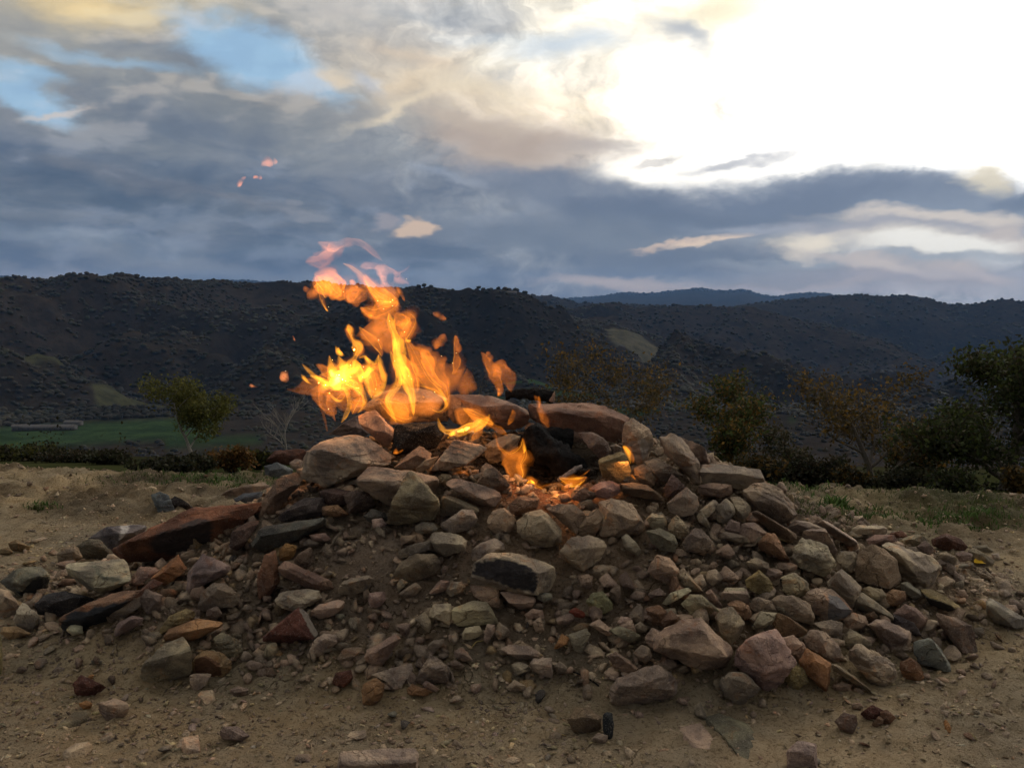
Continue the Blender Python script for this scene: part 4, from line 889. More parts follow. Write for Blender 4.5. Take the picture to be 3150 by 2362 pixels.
B|boulder|G|smooth grey boulder|smooth pale grey boulder leaning left, left part of the heap|1270 1130,1290 1000,1380 890,1440 900,1560 980,1550 1010,1400 1110,1300 1150|1320 1000,1480 1000|big;rgb=.26 .225 .185
B|boulder|P|||1340 1270,1380 1150,1450 1090,1520 1090,1630 1180,1600 1250,1480 1260,1380 1290|1480 1140|big;rgb=.26 .205 .15
B|rock|G|||960 1180,1000 1130,1105 1170,1090 1290,1000 1300,960 1230|1080 1190|
B|rock|P|||735 1310,800 1240,880 1200,960 1190,970 1240,880 1290,830 1330,760 1340||
B|rock|P|||780 1430,810 1350,900 1310,975 1330,960 1370,870 1420,790 1450|870 1340|
B|stone|P|||1290 1180,1310 1130,1370 1110,1400 1160,1390 1220,1330 1210||
B|boulder|N|slate slab|long dark slate slab on the left slope below the leaning slab|1720 800,1800 700,1960 670,2212 640,2212 690,2100 760,1950 830,1800 860,1740 850|1800 740,2150 670|big;rgb=.10 .098 .095
B|rock|R|upright rust slab|upright rust brown slab on the left slope under the slate slab|1745 1080,1800 900,1870 870,1890 950,1900 1080,1840 1170,1760 1200|1850 920,1880 1080|big;rgb=.19 .10 .06
B|rock|Y|||1900 940,1900 860,1940 820,2020 840,2000 910,1950 940||rgb=.28 .15 .06
B|rock|M|||1560 860,1580 740,1660 690,1760 670,1700 760,1640 860,1600 880||rgb=.10 .06 .05
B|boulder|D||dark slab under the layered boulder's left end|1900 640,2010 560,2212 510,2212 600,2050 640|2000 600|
B|rock|Y||lone ochre stone on the flat ground at the left edge|60 820,110 795,200 840,205 860,140 890,80 870|120 820|
B|stone|Y|||0 860,60 850,90 880,60 905,0 890||
B|stone|P|||1410 1280,1480 1250,1510 1300,1470 1330,1400 1320||
B|slab|T|||170 735,240 725,250 745,180 748||
D|rock|p|||400 400,480 395,560 430,605 475,600 550,545 575,510 500,430 440||
D|stone|T|||610 490,650 475,690 500,680 530,630 530||
D|rock|p|||230 400,330 380,420 410,430 470,340 450,250 450||dy=.06
D|rock|p|||60 330,160 350,230 390,150 420,60 410,30 370||
C|rock|B|||420 790,520 780,600 850,540 870,430 850||rgb=.21 .12 .07
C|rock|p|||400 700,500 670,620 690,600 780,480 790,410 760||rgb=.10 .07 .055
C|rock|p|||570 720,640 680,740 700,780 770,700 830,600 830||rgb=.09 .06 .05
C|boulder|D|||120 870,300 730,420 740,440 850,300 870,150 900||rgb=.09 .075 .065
C|rock|p|||2130 700,2212 660,2250 720,2180 760,2120 740||
C|rock|p|||1690 780,1760 720,1900 740,1880 820,1800 860,1720 850||rgb=.20 .11 .075
"""
items = []   # (name, colour code, landmark, label, cu, cv, size px, object)
def inside(poly, U_, V_):
    r = np.zeros(U_.shape, bool); n = len(poly); j = n - 1
    for i in range(n):
        xi, yi = poly[i]; xj, yj = poly[j]
        c = ((yi > V_) != (yj > V_)) & (U_ < (xj - xi) * (V_ - yi) / (yj - yi + 1e-9) + xi)
        r ^= c; j = i
    return r
def project(Pw):
    X_, Y_, Z_ = Pw[:, 0], Pw[:, 1], Pw[:, 2] - H_CAM
    dep = Y_ * CT - Z_ * ST; up_ = Y_ * ST + Z_ * CT
    return CX + F_PX * X_ / dep, CY - F_PX * up_ / dep
def add_rock(tile, name, colc, lm, label, outline, ridge, opts, seed):
    O = parse(outline, tile); R = parse(ridge, tile) if ridge.strip() else []
    us = [p[0] for p in O]; vs_ = [p[1] for p in O]
    w_, h_ = max(us) - min(us), max(vs_) - min(vs_)
    cu, cv = (max(us) + min(us)) / 2, (max(vs_) + min(vs_)) / 2
    rg = np.random.RandomState(seed)
    op = dict(x.split("=", 1) if "=" in x else (x, "1") for x in opts.split(";") if x)
    vb = max(vs_) - 0.1 * h_
    bot = [p for p in O if p[1] > max(vs_) - .3 * h_]; ub = sum(p[0] for p in bot) / len(bot)
    (hx, hy, hz), t = hit(ub, vb, ROCK_LIFT)
    if abs(hx) < 1.5 and hy > 4.05 and vb < 1620: hy = 4.05
    if "flat" in op:
        th = float(op["flat"])
        G_ = [hit(u, v)[0] for u, v in O]
        P = []
        c = np.mean(G_, 0)
        for g in G_:
            P.append(g + (0, 0, th * rg.uniform(.2, .6))); P.append(c + (g - c) * 0.8 + np.array([0, 0, th * rg.uniform(.8, 1.3)])); P.append(g - (0, 0, .03))
        P = np.array(P)
    else:
        y0 = hy
        dmean = min(w_, h_ * 1.3)
        S = y0 / F_PX                    # metres per photo pixel
        th = 0.78 * math.sqrt(w_ * h_) * S * rg.uniform(.85, 1.1)
        th = min(th, 1.1 * max(w_, h_) * S)
        if "thin" in op: th *= 0.4
        yc = y0 - 0.06 * th + .5 * float(op.get("dy", 0))
        def at(u, v, dy):
            d = ray(u, v); k = (yc + dy) / d[1]
            return np.array([d[0] * k, d[1] * k, H_CAM + d[2] * k])
        c = at(cu, cv, 0)
        P = []
        for u, v in O:
            P.append(at(u, v, th * rg.uniform(-.12, .12)))
            f = rg.uniform(.72, .9)
            P.append(at(cu + (u - cu) * f, cv + (v - cv) * f, th * rg.uniform(.38, .55)))
        if R:
            for u, v in R: P.append(at(u, v, -th * rg.uniform(.42, .52)))
        else:
            k = rg.randint(2, 5)
            a0 = rg.uniform(0, 6.28)
            for q in range(k):
                a = a0 + q * 6.283 / k + rg.uniform(-.4, .4)
                P.append(at(cu + .26 * w_ * math.cos(a), cv + (.22 * math.sin(a) - .06) * h_, -th * rg.uniform(.34, .5)))
            for u, v in O:
                if rg.rand() < .5: P.append(at(cu + (u - cu) * .75, cv + (v - cv) * .75, -th * rg.uniform(.15, .3)))
        P = np.array(P)
    c = (P.max(0) + P.min(0)) / 2
    big = "big" in op or max(w_, h_) > 55
    U_, Fa = (U4, F4) if big else (U3, F3)
    V = rock_verts(P - c, U_, 120 if "thin" in op else rg.choice([50, 80, 120]), seed, 1.7 if "rough" in op else 1.0, .01, 2 if R else None)
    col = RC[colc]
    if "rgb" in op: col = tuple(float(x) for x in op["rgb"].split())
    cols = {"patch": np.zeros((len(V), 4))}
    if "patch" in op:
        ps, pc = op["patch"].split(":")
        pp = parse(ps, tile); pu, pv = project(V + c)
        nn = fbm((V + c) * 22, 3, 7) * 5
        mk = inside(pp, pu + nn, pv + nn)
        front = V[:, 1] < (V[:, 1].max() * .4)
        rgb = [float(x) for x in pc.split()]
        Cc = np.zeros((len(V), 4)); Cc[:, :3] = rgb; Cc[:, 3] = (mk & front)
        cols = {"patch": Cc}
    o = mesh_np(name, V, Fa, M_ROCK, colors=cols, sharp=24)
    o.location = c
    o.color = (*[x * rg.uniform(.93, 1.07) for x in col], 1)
    items.append([name, colc, lm, label, cu, cv, max(w_, h_), o, w_, h_])
    return o
sd_ = 100
for line in ROCKS.strip().split("\n"):
    a = line.split("|")
    sd_ += 1
    add_rock(*a[:8], sd_)

# smaller stones seen between them: u, v, width, height, turn, colour
SMALL = """
640 1790 60 34 20 P,700 1830 50 40 0 p,560 1835 46 40 0 G,520 1880 50 34 10 p,600 1900 44 36 0 t,655 1905 46 34 0 B,690 1940 40 30 0 G,430 1905 44 34 0 t,470 1940 50 36 20 p,
385 1935 40 34 0 G,330 1955 56 40 10 T,250 1990 60 36 30 P,200 1985 44 30 0 t,150 2000 50 30 0 G,120 2040 60 34 30 t,70 2060 56 28 20 B,180 2060 54 30 20 T,240 2040 50 40 0 p,
300 2040 44 36 0 g,340 2090 50 34 0 B,280 2085 40 28 0 O,100 1975 54 34 10 P,60 1990 40 30 0 G,30 2020 50 30 0 T,
760 2020 56 40 20 T,730 1960 50 36 0 G,790 1990 40 34 0 P,840 2010 54 40 0 t,880 2040 60 36 15 P,920 2060 44 30 0 B,980 2060 40 34 0 G,960 2020 56 40 10 t,
1060 1850 50 36 0 B,1105 1875 60 30 10 p,1150 1900 44 40 0 p,1190 1890 50 36 30 P,1085 1920 54 42 0 G,1050 1900 40 36 0 g,1020 1945 44 30 0 T,1110 1950 50 44 0 p,1150 1960 44 36 0 P,1185 1925 60 30 35 R,
1215 1960 40 36 0 T,1245 1890 40 30 0 P,1240 1935 46 50 0 p,1290 1970 46 34 0 P,1330 1985 34 30 0 t,1390 1965 40 36 0 P,1365 1990 44 36 0 B,1420 1995 36 30 0 G,1075 2010 80 40 25 B,1110 2030 60 34 10 t,
1180 2010 60 44 20 T,1235 2040 60 36 30 L,1260 2020 50 30 0 t,1365 2015 50 44 0 t,1400 2050 40 34 0 P,1510 1895 50 40 0 G,1545 1940 54 50 0 t,1600 1935 44 44 0 T,1620 1925 36 34 0 D,
1480 1920 36 30 0 p,1650 1965 44 34 0 P,1700 1940 50 34 0 t,1720 1975 60 44 0 O,1760 1960 50 34 0 t,1800 1935 44 30 0 p,1840 1950 50 40 0 P,1870 1990 44 36 0 G,1830 1890 44 60 0 p,
1900 1830 50 60 0 B,1860 1860 40 30 0 p,1880 1790 70 50 10 P,1935 1790 60 56 0 p,1960 1750 50 40 0 P,1850 1760 54 44 0 t,1910 1725 50 30 0 T,1945 1700 44 34 0 P,1870 1700 40 30 0 t,1800 1790 50 46 0 p,
1770 1830 46 40 0 P,1700 1870 50 34 0 p,1660 1850 40 34 0 R,1740 1900 60 40 15 P,2010 1745 50 30 0 t,2040 1790 36 44 0 P,2070 1800 44 60 10 R,2110 1770 60 44 0 t,2145 1735 60 34 0 G,2190 1740 50 40 0 p,
2150 1790 50 46 0 T,2100 1830 50 60 0 R,2020 1830 60 40 0 P,2060 1850 44 40 0 p,2200 1775 60 44 0 t,2245 1765 60 50 0 P,2280 1800 50 40 0 t,2180 1700 50 46 0 P,2230 1695 60 40 0 p,2080 1720 40 34 0 R,
2250 1730 56 34 10 G,2310 1740 50 44 0 T,2330 1790 60 44 0 t,2380 1760 50 50 0 P,2360 1830 60 46 10 T,2415 1860 60 60 0 G,2460 1790 50 34 20 t,2420 1740 60 40 0 p,2480 1830 40 40 0 P,
2300 1860 50 40 0 p,2260 1890 60 46 0 P,2330 1900 56 50 0 t,2190 1880 60 44 10 P,2150 1900 60 60 0 t,2100 1900 60 46 0 P,2060 1910 60 60 0 R,2020 1960 70 60 0 P,2080 1975 60 60 0 T,
2000 1890 60 50 0 p,1960 1890 50 60 0 t,1930 1930 60 50 0 P,1975 2010 60 44 0 t,2130 1960 60 40 0 p,2900 1960 50 40 0 P,2860 1925 60 40 20 T,2930 2010 60 50 0 t,2960 2070 50 30 0 p,2890 2100 40 34 0 t,
2850 2080 50 30 0 P,2790 2030 60 34 20 G,2760 1990 60 44 0 t,2570 1990 56 36 0 t,2700 2060 36 36 0 g,2600 2080 40 50 0 G,2850 1890 60 30 20 T,2820 1810 60 30 0 T,2960 1830 60 34 20 p,2860 1850 50 30 0 G,
2940 1890 70 40 20 B,3010 1945 70 24 25 G,3060 1985 60 20 20 t,2990 2020 56 26 25 P,3080 2060 50 24 30 T,2950 1800 54 36 0 G,1950 1640 50 44 0 R,1990 1610 44 36 0 P,2060 1640 50 34 10 p,2170 1600 50 50 0 G,
2210 1560 44 34 0 T,2030 1540 50 34 0 p,2125 1545 40 36 0 p,1790 1560 44 36 0 P,1740 1530 50 34 0 p,1830 1520 56 36 0 P,1850 1600 56 34 10 p,1690 1560 44 30 0 P,1470 1610 60 34 10 P,1520 1640 44 34 0 G,
1500 1660 50 24 40 P,1450 1640 36 34 0 t,1560 1660 50 40 0 t,1620 1680 54 30 20 P,1680 1650 50 34 0 t,1290 1640 56 34 0 T,1330 1660 40 30 0 p,1370 1750 50 36 -35 P,1410 1740 60 30 -40 p,1360 1725 44 30 0 B,
1180 1690 50 30 0 t,1080 1700 50 34 20 P,1130 1730 60 34 0 G,1060 1650 46 34 0 p,1120 1660 50 36 0 P,1020 1700 40 34 0 t,980 1760 50 36 10 P,1000 1810 50 34 0 t,900 1760 56 30 10 P,950 1800 50 34 0 B,
870 1680 44 40 0 G,890 1640 56 40 0 t,940 1630 44 30 0 P,820 1840 50 36 10 P,760 1870 44 34 0 t,720 1720 46 36 0 D,750 1750 40 34 0 G,760 1800 44 44 0 t,790 1830 50 34 20 Y,700 1780 40 30 0 D,
480 1860 44 36 0 D,540 1800 40 34 0 D,500 1740 44 34 0 G,640 1730 60 36 0 B,690 1700 54 34 0 g,1030 2120 44 30 0 B,1130 2210 44 36 0 P,1240 2230 60 30 20 D,1100 2260 60 40 10 T,1210 2195 50 30 0 g,
1400 2150 56 34 -40 T,1460 2120 50 40 0 P,1440 2080 36 30 0 L,1580 2130 60 30 0 P,1660 2140 50 40 0 D,1690 2180 56 20 -20 T,1560 2080 40 50 0 Y,1600 2060 60 40 0 G,1530 2050 30 20 0 t,1750 2060 44 34 0 P,
1820 2080 50 34 0 T,1880 2070 40 44 0 G,1850 2040 34 34 0 P,1820 2030 40 30 0 B,1840 2010 34 34 0 T,1890 2000 40 36 0 T,1960 2030 44 30 0 p,1990 2000 36 30 0 T,1750 2000 40 34 0 t,1990 1840 40 40 0 R,
2010 1680 44 34 0 P,2330 1660 56 44 0 t,2380 1690 60 44 0 P,2310 1600 60 50 0 p,2270 1640 50 44 0 T,2420 1800 44 34 0 t,2900 2170 56 24 25 T,3000 2190 50 24 30 G,2960 2130 40 22 30 P,2780 2140 50 22 20 L,
2920 2240 60 30 20 O,2980 2260 50 22 15 R,3040 2200 44 24 30 t,2660 2290 50 26 20 R,2350 2160 44 30 0 T,2160 2190 50 50 0 G,2100 2160 60 36 30 P,1970 2200 44 40 0 P,3070 1960 44 20 20 t,2830 1740 44 22 0 T,
100 1860 50 44 0 G,160 1890 44 30 0 R,210 1900 40 34 0 t,290 1870 56 40 0 D,50 1690 50 30 0 Y,120 1660 54 26 0 T,160 1700 60 24 0 t,90 1730 50 24 0 Y,40 1740 44 26 0 t,220 1690 44 30 0 B,200 1740 60 40 0 p,
130 1720 40 22 0 T,330 1770 40 30 0 T,560 1760 44 30 0 t
"""
small = [s.split() for s in SMALL.replace("\n", "").split(",") if s.strip()]
protos = []
for k in range(14):
    rg = np.random.RandomState(900 + k)
    ang = np.sort(rg.uniform(0, 6.283, rg.randint(6, 9)))
    P = []
    for a in ang:
        P.append((math.cos(a) * rg.uniform(.85, 1.1), rg.uniform(-.3, .3), math.sin(a) * rg.uniform(.8, 1.1)))
        P.append((.75 * math.cos(a), rg.uniform(.5, .8), .75 * math.sin(a)))
    for q in range(rg.randint(2, 5)): P.append((rg.uniform(-.5, .5), -rg.uniform(.6, .9), rg.uniform(-.3, .5)))
    P = np.array(P); P = P / np.abs(P).max(0)
    V = rock_verts(P, U3, rg.choice([50, 80, 120]), 950 + k, 1.0, .01)
    me_o = mesh_np("stone", V, F3, M_ROCK, sharp=26, colors={"patch": np.zeros((len(V), 4))}); protos.append(me_o.data); bpy.data.objects.remove(me_o)
nb = max(0, 300 - len(items))
print("traced", len(items), "small listed", len(small))
small.sort(key=lambda s: -float(s[2]) * float(s[3]))
EXTRA = small[nb:]
for i, s in enumerate(small[:nb]):
    u, v, w_, h_, tn = map(float, s[:5]); cc = s[5]
    rg = np.random.RandomState(3000 + i)
    (hx, hy, hz), t = hit(u, v + .33 * h_, ROCK_LIFT)
    if abs(hx) < 1.5 and hy > 4.1 and v < 1620: hy = 4.1
    S = hy / F_PX
    sx_, sz_ = w_ * S / 2 * 1.05, h_ * S / 2 * 1.1; sy_ = math.sqrt(sx_ * sz_) * rg.uniform(.8, 1.05)
    yc = hy - .05 * sy_; d = ray(u, v); k = yc / d[1]
    o = bpy.data.objects.new("stone", protos[rg.randint(len(protos))]); COL.objects.link(o)
    o.location = (d[0] * k, yc, H_CAM + d[2] * k)
    o.rotation_mode = 'YXZ'
    fl = rg.choice([-1, 1])
    o.scale = (sx_ * fl, sy_, sz_)
    o.rotation_euler = (rg.uniform(-.25, .1), math.radians(-tn) + rg.uniform(-.12, .12), rg.uniform(-.35, .35))
    f = rg.uniform(.8, 1.2)
    o.color = (*[x * f for x in RC[cc]], 1)
    items.append(["stone", cc, "", "", u, v, max(w_, h_), o, w_, h_])

# labels for those without one of their own: look, then the nearest rock that can be found by name
LM = [(it[2], it[4], it[5], it) for it in items if it[2]]
used = set(it[3].lower() for it in items if it[3])
def shape_word(it):
    r = it[8] / max(it[9], 1)
    return "long flat" if r > 2.0 else "wide" if r > 1.45 else "upright" if r < .72 else random.Random(int(it[4] * 7 + it[5])).choice(["blocky", "angular", "rounded", "squat"])
def dirword(du, dv):
    a = math.degrees(math.atan2(-dv, du)) % 360
    return ["right of", "above and right of", "above", "above and left of", "left of", "below and left of", "below", "below and right of"][int((a + 22.5) // 45) % 8]
for it in items:
    lab = it[3]
    if not lab:
        sz = "tiny" if it[6] < 42 else "small" if it[6] < 62 else "medium" if it[6] < 110 else "large"
        cand = sorted(((math.hypot(lu - it[4], lv - it[5]), nm, lu, lv) for nm, lu, lv, q in LM if q is not it))
        done = False
        for nadj in (0, 1, 2, 3):
            for dist, nm, lu, lv in cand[:5]:
                near_w = ["just ", "", "further ", "well "][0 if dist < 90 else 1 if dist < 200 else 2 if dist < 320 else 3]
                sw = shape_word(it) if nadj == 0 else (["dusty " + shape_word(it), "rough " + shape_word(it), "worn " + shape_word(it)][nadj - 1])
                lab = f"{sz} {sw} {CW[it[1]]} {it[0]} {near_w}{dirword(it[4] - lu, it[5] - lv)} the {nm}"
                if lab.lower() not in used: done = True; break
            if done: break
        if not done:
            n2 = cand[1][1]; lab = f"{sz} {CW[it[1]]} {it[0]} between the {cand[0][1]} and the {n2}, lower one"
        used.add(lab.lower())
    tag(it[7], lab, {"boulder": "boulder", "slab": "stone slab", "rock": "rock", "stone": "stone"}[it[0]], "rocks and stones heaped round the fire")
# ---------------------------------------------------------------- gravel between the rocks
rng = np.random.RandomState(12)
base_c = np.array([RC[k] for k in "TtTPPpBttRGPYB"])
def grav_tints(n, rg, dusty=0.5):
    c = base_c[rg.randint(0, len(base_c), n)] * rg.uniform(.5, 1.15, (n, 1))
    return c * (1 - dusty * .4) + np.array([.48, .38, .27]) * dusty * .4
def gravel(name, n, xs, ys, smin, smax, pw, seed, dens, base, label, sink=.25, dusty=.5):
    rg = np.random.RandomState(seed)
    x = rg.uniform(*xs, n * 4); y = rg.uniform(*ys, n * 4)
    p = dens(x, y); k = rg.rand(n * 4) < p
    x, y = x[k][:n], y[k][:n]; n = len(x)
    s = smin + (smax - smin) * rg.power(1 / pw, n) if False else smin * (smax / smin) ** (rg.rand(n) ** pw)
    z = ground_z(x, y) + s * (.5 - sink)
    S = np.stack([s * rg.uniform(.7, 1.3, n), s * rg.uniform(.6, 1.1, n), s * rg.uniform(.4, .85, n)], -1)
    o = scatter(name, np.stack([x, y, z], -1), S, grav_tints(n, rg, dusty) * (1 - soot_at(x, y))[:, None], M_GRAVEL, seed, jitter=.06, base=base)
    tag(o, label, "gravel", kind="stuff"); return o
VI2 = []; V0 = []
for q in range(10):
    rg0 = np.random.RandomState(700 + q)
    P = rg0.normal(size=(8, 3)); P /= np.linalg.norm(P, axis=1)[:, None]; P *= rg0.uniform(.75, 1.1, (8, 1))
    VI2.append(rock_verts(P, U2, 120, 720 + q, .6, 0, 2)); V0.append(rock_verts(P, I1 / np.linalg.norm(I1, axis=1)[:, None], 120, 720 + q, .4, 0, 1))
VI2 = np.array(VI2); V0 = np.array(V0); F0 = F1; FI2 = F2
def d_mound(x, y):
    m = mound(x, y); nz = fbm(P3(x, y, 0, 2.2), 3, 301)
    sand = np.exp(-((x + .42) / .30) ** 2 - ((y - 3.3) / .16) ** 2) + .7 * np.exp(-((x - .35) / .22) ** 2 - ((y - 3.3) / .18) ** 2)
    return np.clip(smooth(0.0, .05, m) * (0.75 + .5 * nz) * (1 - .45 * sand), 0, 1) * (y < 4.3)
def d_foot(x, y):
    m = mound(x, y); r = np.sqrt(((x - MX) / 2.6) ** 2 + ((y - MY) / np.where(y < MY, 1.75, 1.5)) ** 2)
    nz = fbm(P3(x, y, 0, 1.7), 3, 302)
    return np.clip((1 - smooth(.75, 1.25, r)) * (.5 + .7 * nz) + .06, 0, 1)
def d_all(x, y):
    return np.clip(.5 + .5 * fbm(P3(x, y, 0, 1.1), 3, 303), .03, 1)
def d_back(x, y):
    e = edge_y(x)
    return np.clip(smooth(e - 2.0, e - 1.0, y) * (1 - smooth(e, e + .8, y)) * .8 + .10, 0, 1)
gravel("loose_stones", 4400, (-2.3, 2.5), (2.5, 4.3), .015, .050, 1.2, 21, d_mound, (VI2, FI2), "loose broken stones filling the gaps between the rocks of the heap", .3)
gravel("gravel", 13000, (-2.4, 2.4), (2.5, 4.4), .004, .014, 1.2, 22, lambda x, y: np.clip(d_mound(x, y) * .6 + .5 * (mound(x, y) > 0), 0, 1), (V0, F0), "fine gravel and grit lying over the heap", .3)
gravel("scattered_stones", 3000, (-3.4, 3.6), (1.7, 5.0), .009, .028, 1.9, 23, d_foot, (VI2, FI2), "small stones scattered round the foot of the heap", .45, .8)
gravel("grit", 20000, (-2.4, 2.6), (1.6, 4.6), .0025, .010, 1.7, 24, d_all, (V0, F0), "grit and pebbles strewn over the bare dirt", .45, .9)
gravel("edge_rubble", 6000, (-5.5, 6.0), (4.2, 7.6), .006, .032, 3.2, 25, d_back, (V0, F0), "clods and pebbles in the rough soil along the edge of the flat ground", .4, .9)

def gravel_tinted(name, n, xs, ys, smin, smax, pw, seed, dens, label):
    rg = np.random.RandomState(seed); x = rg.uniform(*xs, n * 3); y = rg.uniform(*ys, n * 3); k = rg.rand(n * 3) < dens(x, y); x, y = x[k][:n], y[k][:n]; n = len(x)
    s = smin * (smax / smin) ** (rg.rand(n) ** pw); S = np.stack([s * rg.uniform(.8, 1.6, n), s * rg.uniform(.7, 1.2, n), s * rg.uniform(.35, .6, n)], -1)
    t = np.array([.41, .325, .215]) * rg.uniform(.6, 1.25, (n, 1)) * (1 + .12 * rg.normal(size=(n, 3)) * np.array([.5, .3, 1]))
    tag(scatter(name, np.stack([x, y, ground_z(x, y) + s * .05], -1), S, t, M_GRAVEL, seed, jitter=.1, base=(V0, F0)), label, "dirt clods", kind="stuff")
gravel_tinted("clods", 13000, (-2.8, 3.0), (1.6, 5.4), .004, .018, 1.5, 27, lambda x, y: np.clip(.65 + .6 * fbm(P3(x, y, 0, 1.6), 3, 305), .1, 1) * (mound(x, y) < .12), "flat clods and crusts of dry dirt half sunk in the ground")
# stones nobody could pick out one by one that were still noted on the photograph
Ex = []
for i, s in enumerate(EXTRA):
    u, v, w_, h_, tn = map(float, s[:5])
    (hx, hy, hz), t = hit(u, v + .3 * h_)
    Ex.append((hx, hy, hz + h_ * hy / F_PX * .35, w_ * hy / F_PX / 2, h_ * hy / F_PX / 2, RC[s[5]]))
if Ex:
    o = scatter("rubble", np.array([e[:3] for e in Ex]), np.array([(e[3], (e[3] + e[4]) / 2, e[4]) for e in Ex]), np.array([e[5] for e in Ex]), M_GRAVEL, 33, jitter=.05, base=(VI2, FI2))
    tag(o, "smaller rubble lying between the larger stones of the heap", "rubble", kind="stuff")

# ---------------------------------------------------------------- burnt wood
def place(u, v, y):
    d = ray(u, v); k = y / d[1]
    return np.array([d[0] * k, y, H_CAM + d[2] * k])
def rough_tube(name, path, radii, mat, seed, amp=.2, n=28, sub=6, parent=None):
    P_ = []; R_ = []
    for i in range(len(path) - 1):
        for s in range(sub):
            t = s / sub; P_.append(Vector(path[i]).lerp(Vector(path[i + 1]), t)); R_.append(radii[i] * (1 - t) + radii[i + 1] * t)
    P_.append(Vector(path[-1])); R_.append(radii[-1])
    P_ = [P_[0]] + P_ + [P_[-1]]; R_ = [R_[0] * .02] + R_ + [R_[-1] * .02]
    P_[0] = P_[0] + (P_[1] - P_[2]).normalized() * R_[1] * .15 if len(P_) > 3 else P_[0]
    P_[-1] = P_[-1] + (P_[-2] - P_[-3]).normalized() * R_[-2] * .15
    V, Fq = tube_mesh(P_, R_, n)
    V = np.array([v[:] for v in V]); c = np.repeat(np.array([p[:] for p in P_]), n, 0)
    Dn = V - c; L = np.linalg.norm(Dn, axis=1)[:, None] + 1e-6
    r0 = max(radii)
    nn = fbm(V / r0 * 1.6 + seed, 4, seed); blk = np.abs(fbm(V / r0 * 3.2 + seed, 2, seed + 2))
    V = V + Dn / L * (amp * r0 * (nn - .5 * blk - .35 * np.abs(fbm(V / r0 * 7 + seed, 2, seed + 4))))[:, None] * np.clip(L / r0, 0, 1)
    o = mesh_np(name, V - V.mean(0), np.array(Fq), mat, parent=parent, colors={"patch": np.zeros((len(V), 4))})
    if parent is None: o.location = V.mean(0)
    return o
lg = rough_tube("charred_log", [place(1632, 1330, 3.90), place(1690, 1390, 3.84), place(1745, 1430, 3.80), place(1790, 1445, 3.86)], [.055, .075, .072, .045], M_CHAR, 5, .35)
tag(lg, "thick charred black log lying in the hollow under the back rim", "charred log")
lg = rough_tube("charred_log", [place(1555, 1214, 4.35), place(1620, 1210, 4.36), place(1703, 1222, 4.38)], [.022, .028, .033], M_CHAR, 8, .3, 18, 8)
tag(lg, "black burnt log end showing on top of the back rim", "charred log")
lg = rough_tube("charred_log", [place(1590, 1362, 3.95), place(1660, 1346, 3.97), place(1760, 1352, 3.98)], [.04, .055, .045], M_CHAR, 11, .4, 18, 6)
tag(lg, "blackened wood under the long back slab at the top of the hollow", "charred log")
M_ASH = simple_mat("ash_grey_wood", (0.13, 0.11, 0.10), .9, 50, .5, .8, .01)
tg = rough_tube("burnt_branch", [place(1718, 1478, 3.68), place(1750, 1458, 3.70), place(1788, 1432, 3.74)], [.010, .016, .008], M_ASH, 14, .5, 12, 5)
tag(tg, "ash grey burnt branch lying across the front of the charred log", "branch")
sh = rough_tube("rock_splinter", [place(1697, 1236, 4.3), place(1703, 1218, 4.3), place(1706, 1204, 4.3)], [.016, .009, .002], M_ROCK, 15, .3, 8, 4)
sh.color = (.36, .24, .17, 1); tag(sh, "thin pinkish splinter standing at the end of the black log on the rim", "rock splinter")
ck = add_rock("G", "charcoal_lump", "N", "", "black charcoal lump standing against the dull ochre rock in the foreground", "1800 835,1830 822,1862 826,1872 900,1868 965,1850 1005,1812 985,1798 900", "1830 850,1835 960", "rgb=.030 .033 .042", 777); items.pop()
tag(ck, "black charcoal lump standing against the dull ochre rock in the foreground", "charcoal")
tw = rough_tube("twig", [hit(1762, 2072)[0] + (0, 0, .008), hit(1800, 2092)[0] + (0, 0, .014), hit(1835, 2112)[0] + (0, 0, .01), hit(1874, 2142)[0] + (0, 0, .006)], [.002, .0035, .003, .0015], M_CHAR, 3, .2, 7, 3)
tag(tw, "thin black twig on the dirt leading to the low front boulder", "twig")
M_STRAW = simple_mat("straw", (0.33, 0.25, 0.09), .8, 60, .2)
st = rough_tube("straw_stalk", [hit(1446, 2005)[0] + (0, 0, .01), hit(1465, 1992)[0] + (0, 0, .022), hit(1498, 1985)[0] + (0, 0, .02)], [.0018, .0018, .001], M_STRAW, 3, .05, 6, 3)
tag(st, "dry yellow straw stalk lying between stones in front of the heap", "straw")
def leaf_thing(name, c, size, col, label, cat):
    V = []; Fq = []
    for i in range(7):
        for j in range(5):
            a = i / 6; b = (j / 4 - .5) * 2; wd = math.sin(math.pi * (.08 + .86 * a)) ** .8
            V.append((size * (a - .5) * 1.3, size * .5 * wd * b, size * (.25 * abs(b) * wd + .2 * math.sin(3 * a))))
    Fq = grid_faces(5, 7)
    V = np.array(V); V2 = V.copy(); V2[:, 2] += size * .03
    A = np.concatenate([V, V2]); Fa = np.concatenate([Fq[:, ::-1], Fq + len(V)])
    o = mesh_np(name, A, Fa, simple_mat(name, col, .6, 20, .2)); o.location = c
    tag(o, label, cat); return o
l = leaf_thing("fallen_leaf", hit(3012, 1744)[0] + (0, 0, .02), .05, (.55, .33, .02), "bright yellow fallen leaf beside the small outlying pile of stones at the right", "leaf"); l.rotation_euler = (.5, .2, .3)

